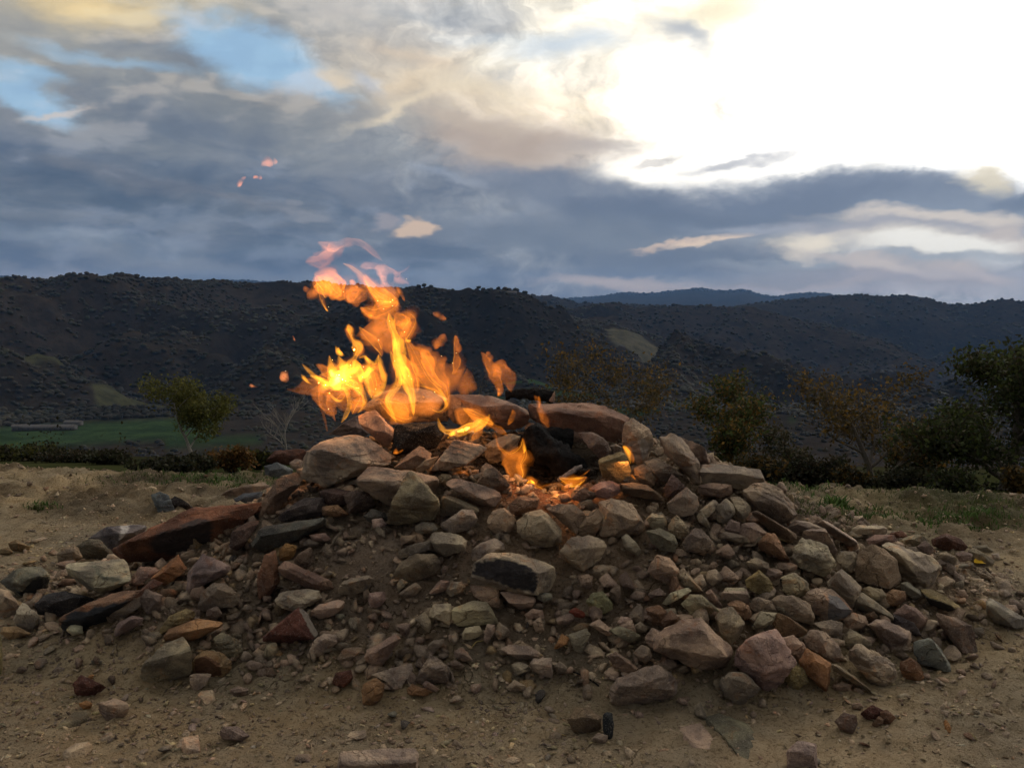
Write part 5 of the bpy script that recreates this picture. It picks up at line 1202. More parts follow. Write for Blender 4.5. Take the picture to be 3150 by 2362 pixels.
# ---------------------------------------------------------------- grass and weeds on the flat ground
def blades(name, pts, hts, tints, seed, label):
    rg = np.random.RandomState(seed); n = len(pts)
    a = rg.uniform(0, 6.283, n); ln = rg.uniform(.2, 1.1, n) * hts; w_ = hts * rg.uniform(.05, .11, n)
    dx, dy = np.cos(a), np.sin(a); px, py = -dy, dx
    z0 = pts[:, 2]
    def p(f, wf):
        b = np.stack([pts[:, 0] + dx * ln * f * f, pts[:, 1] + dy * ln * f * f, z0 + hts * (f - .25 * f * f)], -1)
        o_ = np.stack([px * w_ * wf, py * w_ * wf, 0 * w_], -1); return b - o_, b + o_
    A, B = p(0, 1); C_, D_ = p(.5, .8); E_, _ = p(1, 0)
    V = np.stack([A, B, D_, C_, E_], 1).reshape(-1, 3)
    i = np.arange(n) * 5
    Fa = np.concatenate([np.stack([i, i + 1, i + 2], -1), np.stack([i, i + 2, i + 3], -1), np.stack([i + 3, i + 2, i + 4], -1)])
    Ct = np.repeat(np.concatenate([tints, np.ones((n, 1))], 1)[:, None], 5, 1).reshape(-1, 4)
    o = mesh_np(name, V, Fa, M_GRASS, smoothf=False, colors={"tint": Ct}); tag(o, label, "grass", kind="stuff"); return o
rg = np.random.RandomState(44)
px_, py_, hh, tt_ = [], [], [], []
def clump(u, v, n, rad, h, col):
    c, _ = hit(u, v)
    a = rg.uniform(0, 6.283, n); r = rad * np.sqrt(rg.rand(n)) * rg.uniform(.3, 1, n)
    px_.append(c[0] + r * np.cos(a) * 1.6); py_.append(c[1] + r * np.sin(a)); hh.append(rg.uniform(.4, 1, n) * h); tt_.append(np.array(col) * rg.uniform(.6, 1.4, (n, 1)))
G1 = (.048, .082, .018); G2 = (.070, .080, .028)
for a in [(2578,1572,160,.07,.10,G1),(2560,1580,90,.05,.07,G1),(135,1568,110,.09,.05,G1),(110,1572,70,.06,.05,G2),(2955,1610,500,.28,.05,G1),(2900,1622,300,.22,.045,G1),(2990,1602,300,.2,.05,G1),(2720,1598,260,.22,.045,G1),(2660,1590,220,.2,.05,G1),(2480,1565,300,.25,.045,G2),(2850,1600,260,.3,.035,G2),(2450,1510,400,.3,.05,G1),
          (2860,1522,300,.25,.07,G1),(3050,1560,200,.2,.06,G2),(3020,1580,260,.25,.05,G2),(2540,1600,160,.15,.04,G2),(3090,1620,260,.3,.03,G2),(620,1478,400,.35,.06,G1),(700,1490,300,.3,.05,G1),(500,1480,260,.3,.05,G2),(780,1500,260,.25,.05,G1),(370,1480,160,.3,.05,G2),(2700,1660,120,.2,.02,G2),(2750,1530,260,.3,.04,G2)]:
    clump(*a)
n = 9000
x = rg.uniform(-6, 7, n); y = edge_y(x) + rg.uniform(-1.3, 1.5, n); k = rg.rand(n) < np.clip(.45 + .8 * fbm(P3(x, y, 0, 1.4), 3, 79), 0, 1) * np.where(x > 0, 1, .55) * smooth(-1.3, .2, y - edge_y(x))
x, y = x[k], y[k]; px_.append(x); py_.append(y); hh.append(rg.uniform(.012, .05, len(x))); tt_.append(np.array(G2) * rg.uniform(.5, 1.4, (len(x), 1)))
X_ = np.concatenate(px_); Y_ = np.concatenate(py_); Hh = np.concatenate(hh); Tt = np.concatenate(tt_)
blades("grass", np.stack([X_, Y_, ground_z(X_, Y_) - .004], -1), Hh, Tt, 45, "short green grass and weeds growing along the edge of the flat ground")

# ---------------------------------------------------------------- trees and bushes beyond the edge
def slope_z(x, y):
    d = math.hypot(x, y)
    if d < 34: return -0.16 * (y - float(edge_y(min(max(x, -9), 9)))) - .38
    return float(far_z(np.array([math.atan2(x, y)]), np.array([d]))[0])
def tree(u, vtop, vbase, dist, wpx, leafc, label, seed, leaves=5000, dens=1.0, mat=M_BARK, name="tree", lean=0, leafsize=.045, lo=.25, cat="tree", clumpy=.5, levels=4, trunk_r=None, upright=.5):
    rg = random.Random(seed); nr = np.random.RandomState(seed)
    d = ray(u, vbase); x = d[0] / d[1] * dist; y = dist
    zb = H_CAM + d[2] / d[1] * dist; ztop = H_CAM + ray(u, vtop)[2] / ray(u, vtop)[1] * dist
    gz = slope_z(x, y); zb = min(zb, zb); base = Vector((x, y, min(zb, gz + .0) if zb - gz < .4 else zb)); 
    if base.z > gz: base.z = gz
    Ht = ztop - base.z; Wd = wpx * dist / F_PX / 2
    root = bpy.data.objects.new(name, None); COL.objects.link(root); root.location = base; tag(root, label, cat)
    TV, TF, tips = [], [], []
    def grow(p, dirv_, ln, r, lev):
        pts = [p.copy()]; rad = [r]; dv = dirv_.copy(); seg = 5
        for s in range(seg):
            dv = (dv + Vector((rg.gauss(0, .13), rg.gauss(0, .13), rg.gauss(0.02, .08)))).normalized()
            p = p + dv * ln / seg; pts.append(p.copy()); rad.append(r * (1 - .7 * (s + 1) / seg))
        V, Fq = tube_mesh(pts, rad, 7 if lev < 2 else 4); o = len(TV); TV.extend(V); TF.extend([tuple(i + o for i in f) for f in Fq])
        if lev >= 1: tips.extend((q, lev) for q in (pts[2:] if lev > 1 else pts[3:]))
        if lev < levels:
            nb_ = 7 if lev == 0 else 5 if lev == 1 else 4
            for b in range(nb_):
                t = (lo if lev == 0 else .25) + (1 - (lo if lev == 0 else .25)) * (b + rg.random()) / nb_
                i = min(int(t * seg), seg - 1); q = pts[i].lerp(pts[i + 1], t * seg - i)
                az_ = rg.uniform(0, 6.283); side = Vector((math.cos(az_), math.sin(az_), 0))
                nd = (dv * upright + side * (1 - .25 * upright) * Wd / max(Ht * .5, .1) * 1.0 + Vector((0, 0, upright * .9))).normalized()
                grow(q, nd, ln * rg.uniform(.42, .62) * (1.05 - .35 * t if lev == 0 else 1), rad[i] * .55, lev + 1)
    tr = trunk_r or Ht * .02
    grow(Vector((0, 0, -.1)), Vector((lean, 0, 1)).normalized(), Ht * .72, tr, 0)
    mx_ = max(v.z for v in TV); mw = np.percentile([math.hypot(v.x, v.y) for v in TV], 97)
    kz = Ht / mx_; kw = Wd / mw
    for v in TV: v.x *= kw; v.y *= kw; v.z *= kz
    tob = mesh_np("trunk", np.array([v[:] for v in TV]), np.array(TF), mat, parent=root)
    if leaves:
        T_ = np.array([[q.x * kw, q.y * kw, q.z * kz] for q, l_ in tips])
        w_ = np.clip(.5 + clumpy * 1.6 * fbm(T_ / max(Wd, .3) * 1.8 + seed, 2, seed), .02, 2)
        idx = nr.choice(len(T_), leaves, p=w_ / w_.sum())
        C_ = T_[idx] + nr.normal(0, 1, (leaves, 3)) * np.array([Wd * .11, Wd * .11, Ht * .045])
        s = leafsize * nr.uniform(.5, 1.3, (leaves, 1)); A = nr.normal(size=(leaves, 3)); A /= np.linalg.norm(A, axis=1)[:, None]
        B = np.cross(A, nr.normal(size=(leaves, 3))); B /= np.linalg.norm(B, axis=1)[:, None]
        V = np.stack([C_ - A * s, C_ + B * s * .6, C_ + A * s, C_ - B * s * .6], 1).reshape(-1, 3)
        Fq = np.arange(leaves * 4).reshape(-1, 4)
        cc = np.array(leafc)[nr.randint(0, len(leafc), leaves)] * nr.uniform(.6, 1.4, (leaves, 1))
        Ct = np.repeat(np.concatenate([cc, np.ones((leaves, 1))], 1)[:, None], 4, 1).reshape(-1, 4)
        mesh_np("crown", V, Fq, M_LEAF, smoothf=False, parent=root, colors={"tint": Ct})
    return root
OL = [(.085, .088, .020), (.100, .092, .022), (.062, .065, .016)]; YL = [(.15, .085, .018), (.11, .068, .018), (.06, .048, .018)]; OR = [(.18, .085, .02), (.15, .075, .02), (.11, .075, .022)]
DK = [(.034, .037, .015), (.027, .030, .014), (.042, .035, .018)]; DG_ = [(.042, .058, .016), (.056, .066, .016), (.034, .045, .014)]; BR = [(.075, .058, .032), (.060, .048, .032)]
TG = "trees along the slope beyond the edge"
trees = [
 tree(595, 1165, 1420, 26, 250, OL, "small olive leaved tree with pale bare stems below its crown, on the left", 61, 7500, mat=M_PALEBARK, lo=.22, clumpy=.3, levels=3, leafsize=.045, upright=.45),
 tree(880, 1165, 1440, 24, 190, None, "thin bare tree with forked pale branches, just left of the heap", 62, 0, mat=M_PALEBARK, lo=.3, levels=3, upright=.55, trunk_r=.035),
 tree(1900, 1045, 1500, 22, 420, YL + BR, "loose tree with thinning yellowish leaves rising behind the heap's right rim", 63, 4800, clumpy=.3, lo=.15, leafsize=.045, levels=3, upright=.6),
 tree(2270, 1150, 1520, 17, 340, YL + DG_, "yellow and green tree with a dark straight trunk behind the ledge slab", 64, 5800, clumpy=.3, lo=.25, leafsize=.04, levels=3, trunk_r=.07),
 tree(2690, 1130, 1530, 17, 430, YL + BR, "half bare autumn tree with yellow lower leaves, on the right", 65, 4200, clumpy=.3, lo=.12, leafsize=.04, levels=3, upright=.5, trunk_r=.055),
 tree(3085, 1040, 1540, 16, 640, DG_ + DK, "big dark green leafy tree at the right edge of the picture", 66, 24000, lo=.1, leafsize=.05, levels=3, upright=.4, trunk_r=.09, clumpy=.35),
 tree(1440, 1130, 1500, 40, 160, BR, "faint brown leafless tree behind the right side of the flames", 67, 500, lo=.2, levels=3),
 tree(2430, 1290, 1520, 24, 200, BR + DK, "low brown thicket tree between the two yellow trees on the right", 68, 2600, lo=.1, levels=3),
]
for t_ in trees: t_['group'] = TG
def bush(u, vtop, vbase, dist, wpx, leafc, label, seed, leaves=2500, leafsize=.05):
    leafc = [tuple(.6 * q for q in c) for c in leafc]; nr = np.random.RandomState(seed)
    d = ray(u, vbase); x = d[0] / d[1] * dist; y = dist; gz = slope_z(x, y)
    zt = H_CAM + ray(u, vtop)[2] / ray(u, vtop)[1] * dist; Ht = max(zt - gz, .3); Wd = wpx * dist / F_PX / 2
    root = bpy.data.objects.new("bush", None); COL.objects.link(root); root.location = (x, y, gz); tag(root, label, "bush", "bushes below the edge of the flat ground")
    TV, TF = [], []; tips = []
    for b in range(16):
        a = nr.uniform(0, 6.283); r = Wd * nr.uniform(.2, .95); top = Vector((r * math.cos(a), r * math.sin(a) * .6, Ht * nr.uniform(.55, .95) * (1 - .35 * (r / Wd) ** 2)))
        mid_ = top * .5 + Vector((nr.normal() * .05, nr.normal() * .05, Ht * .08)); V, Fq = tube_mesh([Vector((r*.15*math.cos(a), 0, -.1)), mid_, top], [.02, .012, .004], 4); o = len(TV)
        TV.extend(V); TF.extend([tuple(i + o for i in f) for f in Fq])
        tips += [top, top * .75, mid_]
    mesh_np("stem", np.array([v[:] for v in TV]), np.array(TF), M_BARK, parent=root)
    T_ = np.array([t[:] for t in tips]); C_ = T_[nr.randint(0, len(T_), leaves)] + nr.normal(0, 1, (leaves, 3)) * np.array([Wd * .16, Wd * .12, Ht * .13]); C_[:, 2] = np.abs(C_[:, 2])
    s = leafsize * nr.uniform(.5, 1.3, (leaves, 1)); A = nr.normal(size=(leaves, 3)); A /= np.linalg.norm(A, axis=1)[:, None]
    B = np.cross(A, nr.normal(size=(leaves, 3))); B /= np.linalg.norm(B, axis=1)[:, None]
    V = np.stack([C_ - A * s, C_ + B * s * .6, C_ + A * s, C_ - B * s * .6], 1).reshape(-1, 3)
    cc = np.array(leafc)[nr.randint(0, len(leafc), leaves)] * nr.uniform(.6, 1.4, (leaves, 1))
    Ct = np.repeat(np.concatenate([cc, np.ones((leaves, 1))], 1)[:, None], 4, 1).reshape(-1, 4)
    mesh_np("foliage", V, np.arange(leaves * 4).reshape(-1, 4), M_LEAF, smoothf=False, parent=root, colors={"tint": Ct})
for a in [
 (60,1372,1450,24,300,DK+OL,"dark olive bush at the far left beyond the dirt",71,4200),(230,1392,1450,22,240,DK+BR,"low dark bush second from the left beyond the dirt",72,3500),(345,1415,1455,20,170,DK,"small dark bush between the left bushes and the green strip",73,2600),
 (500,1425,1470,14,240,DK,"low nearly black shrub just over the edge, left",74,3600,.035),(605,1400,1468,15,120,DK,"dark leafy clump at the foot of the olive leaved tree",75,2500,.035),(715,1375,1470,16,140,OR,"rounded orange brown bush beside the olive leaved tree",76,4200,.035),
 (800,1390,1475,18,120,DK+OL,"dark green bush between the orange brown bush and the heap",77,2400),(2150,1380,1520,18,240,YL+DK,"yellowish bush low behind the right shoulder of the heap",78,3400),(2340,1400,1520,15,240,YL+DK,"mixed yellow bush right of the dark straight trunk",79,3600,.04),
 (2500,1400,1520,15,240,DK+BR,"dark brown bush at the edge between the autumn trees",80,3600,.04),(2620,1430,1530,14,160,YL+DK,"small yellow tinged bush under the half bare autumn tree",81,2400,.035),(2780,1440,1540,14,220,DK,"dark low bush right of the half bare autumn tree",82,3200,.035),
 (2930,1450,1545,13,240,DK+DG_,"dark green low bush left of the big dark tree's trunk",83,3200,.035),(2800,1360,1520,20,220,DG_+YL,"green yellow bush leaning toward the big dark tree",84,3000),(3140,1440,1560,13,150,YL,"yellow orange bush at the right edge under the big dark tree",85,2400,.035),
 (430,1372,1440,40,300,DK+BR,"dark hedge clump below the valley meadow on the left",86,3800,.08),(130,1352,1430,45,260,DK,"dark thicket at the far left below the farm",87,3800,.09),(1950,1330,1500,26,260,DG_+YL,"greenish bush behind the pale rim boulder",88,3200)]:
    bush(*a)

# ---------------------------------------------------------------- farm buildings in the valley
def box(x0, x1, y0, y1, z0, z1):
    V = [(x, y, z) for z in (z0, z1) for y in (y0, y1) for x in (x0, x1)]
    return np.array(V), np.array([(0, 2, 3, 1), (4, 5, 7, 6), (0, 1, 5, 4), (2, 6, 7, 3), (0, 4, 6, 2), (1, 3, 7, 5)])
def farm(u, v, dist, L, Wb, Hb, rz, label, nwin):
    a = math.atan2(ray(u, v)[0], ray(u, v)[1]); x, y = math.sin(a) * dist, math.cos(a) * dist
    z = float(far_z(np.array([a]), np.array([float(dist)]))[0])
    r = bpy.data.objects.new("farm_building", None); COL.objects.link(r); r.location = (x, y, z - .5); r.rotation_euler.z = rz; tag(r, label, "farm building", "farm buildings in the valley")
    V, Fq = box(-L / 2, L / 2, -Wb / 2, Wb / 2, 0, Hb); mesh_np("wall", V, Fq, M_WALL, smoothf=False, parent=r)
    o = .5; V = np.array([(-L/2-o, -Wb/2-o, Hb+.05), (L/2+o, -Wb/2-o, Hb+.05), (L/2+o, Wb/2+o, Hb+.05), (-L/2-o, Wb/2+o, Hb+.05), (-L/2-o, 0, Hb+Wb*.22), (L/2+o, 0, Hb+Wb*.22)])
    mesh_np("roof", V, np.array([(0,1,5,4),(2,3,4,5),(0,4,3,3),(1,2,5,5)])[:2], M_ROOF, smoothf=False, parent=r)
    mesh_np("gable", V, np.array([(0,4,3),(1,2,5)]), M_WALL, smoothf=False, parent=r)
    for i in range(nwin):
        cx_ = -L / 2 + L * (i + .5) / nwin; V, Fq = box(cx_ - .8, cx_ + .8, -Wb / 2 - .06, -Wb / 2 + .1, Hb * .35, Hb * .75); mesh_np("window", V, Fq, M_GLASS, smoothf=False, parent=r)
farm(150, 1296, 1185, 62, 12, 4.5, .04, "long low grey farm building at the far edge of the left meadow", 10)
farm(60, 1292, 1200, 16, 10, 6, .3, "small farmhouse at the left end of the long farm building", 3)
farm(225, 1288, 1215, 20, 10, 5, -.1, "short pale barn at the right end of the long farm building", 3)
farm(1575, 1098, 1900, 20, 11, 7, .2, "tiny pale farmhouse on the dark hillside above the middle meadow", 3)
# ---------------------------------------------------------------- flames
def flame_mat(name, col, strength):
    m = bpy.data.materials.new(name); m.use_nodes = True; T = NT(m.node_tree)
    e = T.node("ShaderNodeEmission"); T.put(e.inputs[0], col); e.inputs[1].default_value = strength
    o = T.node("ShaderNodeOutputMaterial"); T.l.new(e.outputs[0], o.inputs['Volume'])
    m.cycles.homogeneous_volume = True
    return m
FM = {"y": flame_mat("flame_yellow", (1.0, .37, .022), 52), "o": flame_mat("flame_orange", (1.0, .25, .018), 19), "d": flame_mat("flame_dim", (1.0, .25, .028), 11), "p": flame_mat("flame_thin", (1.0, .33, .13), 15),
      "h": flame_mat("flame_glow", (1.0, .24, .02), 2.8), "f": flame_mat("flame_thread", (1.0, .40, .03), 105), "w": flame_mat("flame_hot", (1.0, .46, .05), 190), "s": flame_mat("flame_spark", (1.0, .30, .09), 13)}
def catmull(P, sub):
    P = np.array(P, float); Q = np.vstack([2 * P[0] - P[1], P, 2 * P[-1] - P[-2]]); out = []
    for i in range(1, len(Q) - 2):
        for s in range(sub):
            t = s / sub; a, b, c, d = Q[i - 1], Q[i], Q[i + 1], Q[i + 2]
            out.append(.5 * ((2 * b) + (-a + c) * t + (2 * a - 5 * b + 4 * c - d) * t * t + (-a + 3 * b - 3 * c + d) * t ** 3))
    out.append(P[-1]); return np.array(out)
FLAME_N = [0]
def tongue(root, tile, pts, mat, y, seed, hollow=True, depth=.55, wob=.35, bend=.04, wide=1.32):
    """a licking tongue of burning gas: a closed tube with an inner wall, thin and uneven"""
    ox, oy, k = TILE[tile]; a = [float(q) for q in pts.replace(",", " ").split()]
    P = [(ox + a[i] * k, oy + a[i + 1] * k, max(a[i + 2] * k, 1.2)) for i in range(0, len(a), 3)]
    Cn = catmull(P, 8); Cn[:, 2] = np.clip(Cn[:, 2] * wide, 1.3, None)
    d1 = np.gradient(Cn[:, :2], axis=0); d2 = np.gradient(d1, axis=0)
    kap = np.abs(d1[:, 0] * d2[:, 1] - d1[:, 1] * d2[:, 0]) / (np.hypot(d1[:, 0], d1[:, 1]) ** 3 + 1e-6)
    if hollow and (kap[3:-3] * Cn[3:-3, 2])  .max() > .9: hollow = False; depth *= .8
    rg = np.random.RandomState(seed); n = 20
    base = np.array(root.location)
    V = []; nr = len(Cn)
    ph = rg.uniform(0, 6.28); yb = y + rg.uniform(-.5, .5) * bend
    ctr = []
    for i, (u, v, r) in enumerate(Cn):
        t = i / (nr - 1); yy = yb + bend * math.sin(ph + t * 4.0)
        ctr.append((place(u, v, yy), r * yy / F_PX))
    Rg = []
    for i, (c, r) in enumerate(ctr):
        tg = ctr[min(i + 1, nr - 1)][0] - ctr[max(i - 1, 0)][0]; tg /= np.linalg.norm(tg) + 1e-9
        side = np.cross(tg, (0, 1, 0)); side /= np.linalg.norm(side) + 1e-9; fw = np.cross(side, tg)
        ring = []
        for q in range(n):
            an = 6.283 * q / n
            sn = math.sin(an); pw = 1.7 if hollow else 3.0
            ring.append(c + side * r * math.cos(an) + fw * r * depth * (.14 * sn + .86 * math.copysign(abs(sn) ** pw, sn)))
        Rg.append(ring)
    Rg = np.array(Rg); cc = np.array([c for c, r in ctr])[:, None, :]; rr = np.array([r for c, r in ctr])
    Dv = Rg - cc
    f1 = fbm(Rg * 14 + seed * 3.1, 3, seed); f2 = fbm(Rg * 45 + seed, 2, seed + 1)
    Dn = Dv * (1 + wob * f1 + .35 * wob * f2)[..., None]
    # flutes: the sheet folds along its length
    an = np.linspace(0, 6.283, n, endpoint=False)[None, :]
    fl = 1 + .18 * np.sin(an * 3 + ph + np.arange(nr)[:, None] * .22)
    Dn = Dn * fl[..., None]
    taper = np.ones(nr); taper[0] = .3; taper[-1] = .3
    # no fold-overs: a ring never passes its neighbour
    tgv = np.gradient(cc[:, 0], axis=0); tgv /= np.linalg.norm(tgv, axis=1)[:, None] + 1e-9
    for _ in range(60):
        O_ = cc + Dn * taper[:, None, None]
        adv = np.einsum('iqk,ik->iq', O_[1:] - O_[:-1], (tgv[1:] + tgv[:-1]) / 2)
        stp = np.linalg.norm(cc[1:, 0] - cc[:-1, 0], axis=1)
        bad = adv.min(1) < .12 * stp
        if not bad.any(): break
        sc_ = np.ones(nr); sc_[:-1][bad] *= .9; sc_[1:][bad] *= .9
        sc_ = np.minimum(sc_, np.minimum(np.roll(sc_, 1) * .5 + .5, np.roll(sc_, -1) * .5 + .5))
        Dn = Dn * sc_[:, None, None]
    outer = cc + Dn * taper[:, None, None]
    sets = [(outer, False)]
    if hollow:
        m = slice(3, nr - 3)
        if nr > 10:
            f = np.clip(.78 + .08 * f1[m] - .08 * np.abs(f2[m]), .5, .88); tp = np.sqrt(np.clip(np.sin(np.linspace(.06, math.pi - .06, nr - 6)), .0, 1))
            fwv = np.cross(np.cross(tgv, (0, 1, 0)), tgv); fwv /= np.linalg.norm(fwv, axis=1)[:, None] + 1e-9
            Di = Dn[m] * f[..., None]; Di = Di - fwv[m][:, None, :] * np.einsum('iqk,ik->iq', Di, fwv[m])[..., None] * .22
            inner = cc[m] + Di * .95 * tp[:, None, None]
            sets.append((inner, True))
    Vs = []; Fs = []; off = 0
    for S_, flip in sets:
        k_ = len(S_); Vv = S_.reshape(-1, 3); Vs.append(Vv)
        fq = [(i * n + q, i * n + (q + 1) % n, (i + 1) * n + (q + 1) % n, (i + 1) * n + q) for i in range(k_ - 1) for q in range(n)]
        # close the ends
        c0 = S_[0].mean(0); c1 = S_[-1].mean(0); Vs.append(np.array([c0, c1])); i0 = k_ * n; i1 = i0 + 1
        fq += [(i0, (q + 1) % n, q, q) for q in range(n)] + [(i1, (k_ - 1) * n + q, (k_ - 1) * n + (q + 1) % n, (k_ - 1) * n + (q + 1) % n) for q in range(n)]
        fq = [f_[::-1] if flip else f_ for f_ in fq]
        Fs += [tuple(x + off for x in dict.fromkeys(f_)) for f_ in fq]; off += k_ * n + 2
    Vs = np.concatenate(Vs) - base
    me = bpy.data.meshes.new("flame_tongue"); me.from_pydata([tuple(v) for v in Vs], [], Fs)
    bm = bmesh.new(); bm.from_mesh(me); 
    # make sure that the outer skin faces out and the inner wall faces the cavity
    fcs = bm.faces[:]; nout = sum(1 for f_ in Fs if max(f_) < len(sets[0][0]) * n + 2)
    co = np.array(base); 
    vol = 0.0
    for f_ in fcs[:nout]:
        vs_ = [v.co for v in f_.verts]
        for j in range(1, len(vs_) - 1): vol += vs_[0].dot(vs_[j].cross(vs_[j + 1]))
    if vol < 0: bmesh.ops.reverse_faces(bm, faces=fcs)
    bm.to_mesh(me); bm.free()
    me.materials.append(FM[mat]); me.polygons.foreach_set("use_smooth", [True] * len(me.polygons))
    o = bpy.data.objects.new("flame_tongue", me); COL.objects.link(o); o.parent = root
    return o
def flame(u, v, y, label, tongues, cat="flame", name="flame"):
    r = bpy.data.objects.new(name, None); COL.objects.link(r); r.location = place(u, v, y); tag(r, label, cat, "flames of the burning gas")
    for tl, m, pts, *ex in tongues:
        FLAME_N[0] += 1; kw = ex[0] if ex else {}
        kw = dict(kw); yy = y + kw.pop("dy", 0)
        tongue(r, tl, pts, m, yy, 400 + FLAME_N[0], **kw)
        a = [float(q) for q in pts.replace(",", " ").split()]; n_ = len(a) // 3
        if m in "oy" and n_ >= 5 and max(a[2::3]) > 17 and kw.get("hollow", True):
            P_ = np.array(a).reshape(-1, 3); g = np.gradient(P_[:, :2], axis=0); nn = np.stack([-g[:, 1], g[:, 0]], -1) / (np.linalg.norm(g, axis=1)[:, None] + 1e-6)
            rg = np.random.RandomState(FLAME_N[0])
            tongue(r, tl, pts, 'h', yy + .02, 1500 + FLAME_N[0], hollow=False, wide=1.32 * 1.6, wob=.45)
            for sgn in ((-1, .1, 1) if max(a[2::3]) > 28 else (-1, 1)):
                if rg.rand() < .35: continue
                off = sgn * rg.uniform(.3, 1.0); sw = np.sin(np.linspace(0, rg.uniform(2, 6), n_) + rg.uniform(0, 6)) * .3
                Q = P_[:, :2] + nn * (P_[:, 2] * (off + sw))[:, None]
                lo_, hi_ = (0, n_) if rg.rand() < .5 else (rg.randint(0, 2), n_ - rg.randint(0, 2))
                tongue(r, tl, " ".join(f"{q[0]:.0f} {q[1]:.0f} {w:.1f}" for q, w in zip(Q[lo_:hi_], [1] + [rg.uniform(1.6, 3.4)] * (hi_ - lo_ - 2) + [1])), "f", yy - .03, 900 + FLAME_N[0] * 3 + int(sgn), hollow=False, wide=1.0, wob=.2, depth=.8)
    return r
def fire_light(u, v, y, power, rad, col=(1, .42, .12)):
    l = bpy.data.lights.new("flame_light", 'AREA'); l.shape = 'DISK'; l.size = rad * 2; l.energy = power; l.color = col
    o = bpy.data.objects.new("flame_light", l); COL.objects.link(o); o.location = place(u, v, y)

flame(1060, 1290, 3.92, "bright yellow left fire spreading short licks over the left of the heap", [
 ("A","y","690 980 3,700 1030 18,720 1090 38,745 1150 45,700 1195 36,640 1150 18,570 1100 12,505 1035 3"),
 ("A","w","700 1080 6,722 1120 18,750 1135 24,735 1170 16,700 1190 8",{"hollow":False}),
 ("A","y","735 915 3,748 945 16,770 972 14,795 980 3",{"hollow":False}),
 ("A","y","750 985 3,775 1035 22,790 1080 32,770 1130 36,740 1170 20"),
 ("A","y","820 765 3,832 800 18,848 860 8,885 920 24,872 980 14,840 1040 22,810 1100 28,770 1140 20"),
 ("A","o","815 770 6,830 815 20,850 880 14,900 930 26,880 990 20"),
 ("A","y","1030 970 3,1040 1040 18,1058 1110 18,1068 1165 12,1035 1230 18,985 1275 8,960 1225 12,948 1130 16,985 1060 16"),
 ("A","o","990 1040 20,1000 1100 55,1000 1180 50,985 1250 20"),
 ("A","y","690 1160 22,760 1170 34,840 1170 26,905 1215 18,935 1290 16,912 1345 10,885 1372 3"),
 ("A","y","780 1190 8,815 1240 10,830 1320 12,805 1390 12,772 1440 3"),
 ("A","o","640 1180 16,632 1260 12,640 1340 10,662 1420 9,680 1500 3"),
 ("A","o","690 1230 8,690 1310 16,715 1380 10,735 1430 3"),
 ("A","y","500 1110 3,518 1130 12,548 1162 8,580 1180 3",{"hollow":False}),
 ("A","d","400 1210 3,460 1215 16,550 1195 44,640 1205 36,680 1210 8"),
 ("A","y","890 1000 3,935 990 14,960 1050 22,930 1110 26,890 1140 12"),
 ("A","y","935 980 3,950 1010 14,1000 1040 18,1020 1000 8,1028 975 3",{"hollow":False}),
 ("A","o","740 1280 8,790 1240 26,850 1210 30,900 1265 40,872 1335 28,850 1380 5"),
 ("A","o","600 1040 4,650 1070 26,700 1110 30,760 1130 30"),
 ("A","y","560 1115 8,610 1135 16,660 1160 20,700 1180 20",{"hollow":False}),
 ("A","y","860 1010 10,880 1060 26,900 1110 26,910 1160 12"),
 ("A","d","620 1180 40,650 1260 50,690 1340 40,740 1380 14"),
 ("A","y","690 1235 4,730 1280 10,770 1290 8,800 1250 4",{"hollow":False}),
 ("A","y","800 1170 5,850 1195 7,900 1235 6,930 1270 3",{"hollow":False}),
])
flame(1100, 1190, 3.97, "orange inner fire filling the space behind the bright left licks", [
 ("A","o","620 1120 5,690 1110 26,770 1100 44,860 1090 44,950 1080 30,1010 1060 8"),
 ("A","o","650 1160 5,740 1170 36,830 1160 44,930 1140 30,980 1120 8"),
 ("A","o","800 1030 5,830 1080 40,860 1140 46,890 1200 30,900 1250 8"),
 ("A","y","700 1110 6,770 1110 26,840 1090 26,900 1060 12",{"hollow":False}),
 ("A","o","960 1060 5,975 1110 34,985 1170 34,990 1230 18,985 1270 5"),
 ("A","d","620 1190 8,720 1240 50,820 1270 60,900 1290 40,940 1310 8"),
])
